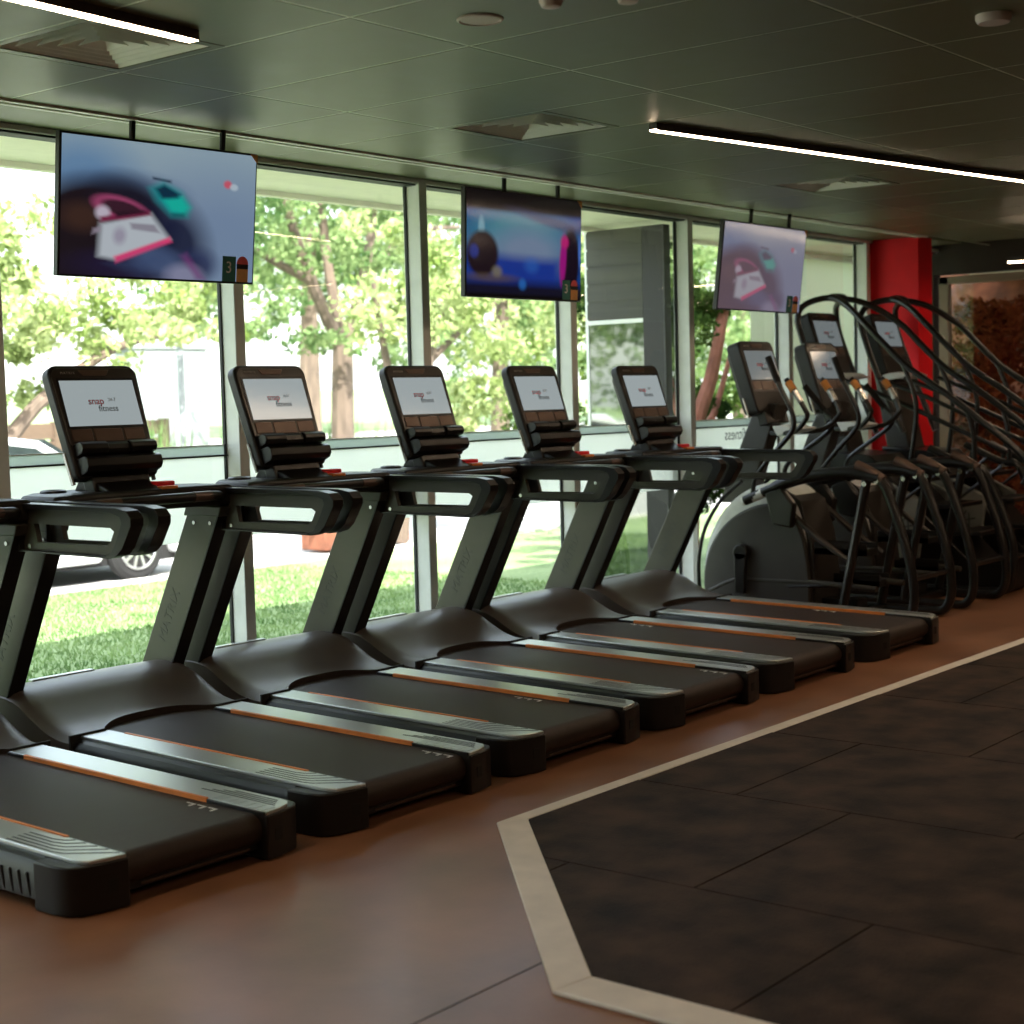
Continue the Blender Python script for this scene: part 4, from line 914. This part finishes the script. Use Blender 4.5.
# low rust-coloured planter past the car
T = empty('planter', (12.9, 12.9, GZ))
b = MB(); b.span(-.5, .9, -.2, .2, 0, .30); b.build('box', 'brick_rust', T, bevel=.02)
b = MB(); leaves(b, (-.3, 0, .32), .28, 140, .10); leaves(b, (.4, 0, .30), .25, 120, .10); b.build('foliage', 'leaf_dark', T, smooth=0)
tag(T, 'low rust-red planter on the kerb past the white car', 'planter')

# dark glazed fin outside the fourth window and white screen wall beyond
T = empty('entry_fin', (9.52, 6.215, 0))
b = MB(); b.span(-.04, .04, 0, .19, -.15, 2.70); b.build('post', 'post_brown', T, bevel=.004)
b = MB(); b.span(-.03, .03, .19, .68, -.15, 2.02); b.build('tinted_panel', 'tinted_glass', T, smooth=0)
b = MB(); b.span(-.035, .035, .19, .68, 2.05, 2.70)
for k in range(5): b.span(-.040, .04, .19, .68, 2.06+.128*k, 2.17+.128*k)
b.build('cladding', 'cladding_grey', T)
b = MB(); b.span(-.042, .042, .19, .685, 2.02, 2.05); b.span(-.036, .036, .675, .70, -.15, 2.70); b.build('edge_trim', 'frame_paint', T)
tag(T, 'dark glass fin with grey cladding on top outside the fourth window', 'glass screen')
T = empty('outdoor_blind', (11.76, 6.85, 0))
b = MB(); b.span(0, 2.3, 0, .006, -.12, 2.70); b.build('fabric', 'blind_fabric', T, smooth=0)
b = MB(); b.cyl((0, .003, 2.70), (2.3, .003, 2.70), .03, 12); b.build('roller', 'frame_paint', T)
b = MB(); b.span(0, 2.3, -.01, .016, -.15, -.12); b.build('hem_bar', 'frame_paint', T)
tag(T, 'plain cream fabric blind hanging outside the last windows', 'blind')

# court behind the end window
b = MB(); b.span(17.4, 17.6, -8, 8.3, -.15, 3.6); tag(b.build('court_wall', 'brick_rust'), 'rust-brown brick wall behind the end window', 'wall')
flat('ground_court', 'pavement', 13.95, 17.0, -8, 6.5, -.1)
for x, y, h, lab in ((14.95, 6.1, 2.5, 'rusty-leaved shrub behind the end window beside its left frame'), (16.3, 6.45, 2.6, 'rusty-leaved shrub behind the end window, farther back at the right edge')):
    T = empty('shrub', (x, y, -.1)); b = MB(); b.tube([(0, 0, 0), (.05, 0, h*.5), (0, .05, h*.8)], .04, 8); b.build('stem', 'bark', T)
    b = MB()
    for _ in range(60): leaves(b, (np.clip(rng.normal(0, .25), -.6, .6), rng.uniform(-.36, .36), rng.uniform(.12, .95)*h), .20, 80, .085)
    b.build('foliage', 'leaf_rust', T, smooth=0); tag(T, lab, 'shrub', 'shrubs behind the end window')

# ------------------------------------------------------------------ light
W = bpy.data.worlds.new('World'); SC.world = W; W.use_nodes = True
nt = W.node_tree; bg = nt.nodes['Background']
sky = nt.nodes.new('ShaderNodeTexSky'); sky.sky_type = 'NISHITA'; sky.sun_disc = False; sky.sun_elevation = R(48); sky.sun_rotation = R(200); sky.dust_density = 3.; sky.air_density = 1.2
mixn = nt.nodes.new('ShaderNodeMix'); mixn.data_type = 'RGBA'; mixn.inputs['Factor'].default_value = .55
mixn.inputs['B'].default_value = (3.4, 3.6, 3.6, 1)
nt.links.new(sky.outputs['Color'], mixn.inputs['A']); nt.links.new(mixn.outputs['Result'], bg.inputs['Color'])
bg.inputs['Strength'].default_value = .40
sun = bpy.data.lights.new('sun', 'SUN'); sun.energy = 6.0; sun.angle = R(.6); sun.color = (1, .97, .91)
so = bpy.data.objects.new('sun', sun); COL.objects.link(so)
d = Vector((.35, .62, -.80)).normalized(); so.rotation_euler = d.to_track_quat('-Z', 'Y').to_euler()

# ------------------------------------------------------------------ camera
yaw, pitch, roll, FPX = R(51.08), R(-4.10), R(-1.49), 1583.9
f = Vector((math.sin(yaw)*math.cos(pitch), math.cos(yaw)*math.cos(pitch), math.sin(pitch)))
r = Vector((math.cos(yaw), -math.sin(yaw), 0)); u = r.cross(f)
r2 = r*math.cos(roll)+u*math.sin(roll); u2 = -r*math.sin(roll)+u*math.cos(roll)
cam = bpy.data.cameras.new('camera'); co = bpy.data.objects.new('camera', cam); COL.objects.link(co)
M = Matrix((r2, u2, -f)).transposed().to_4x4(); M.translation = Vector((0, 0, 1.5)); co.matrix_world = M
cam.sensor_width = 36; cam.lens = FPX/1024*36; cam.clip_start = .05; cam.clip_end = 300
cam.dof.use_dof = True; cam.dof.focus_distance = 6.8; cam.dof.aperture_fstop = 2.8
SC.camera = co
SC.view_settings.view_transform = 'Standard'; SC.view_settings.look = 'None'; SC.view_settings.gamma = 1.; SC.view_settings.exposure = 1.4; SC.view_settings.use_curve_mapping = False
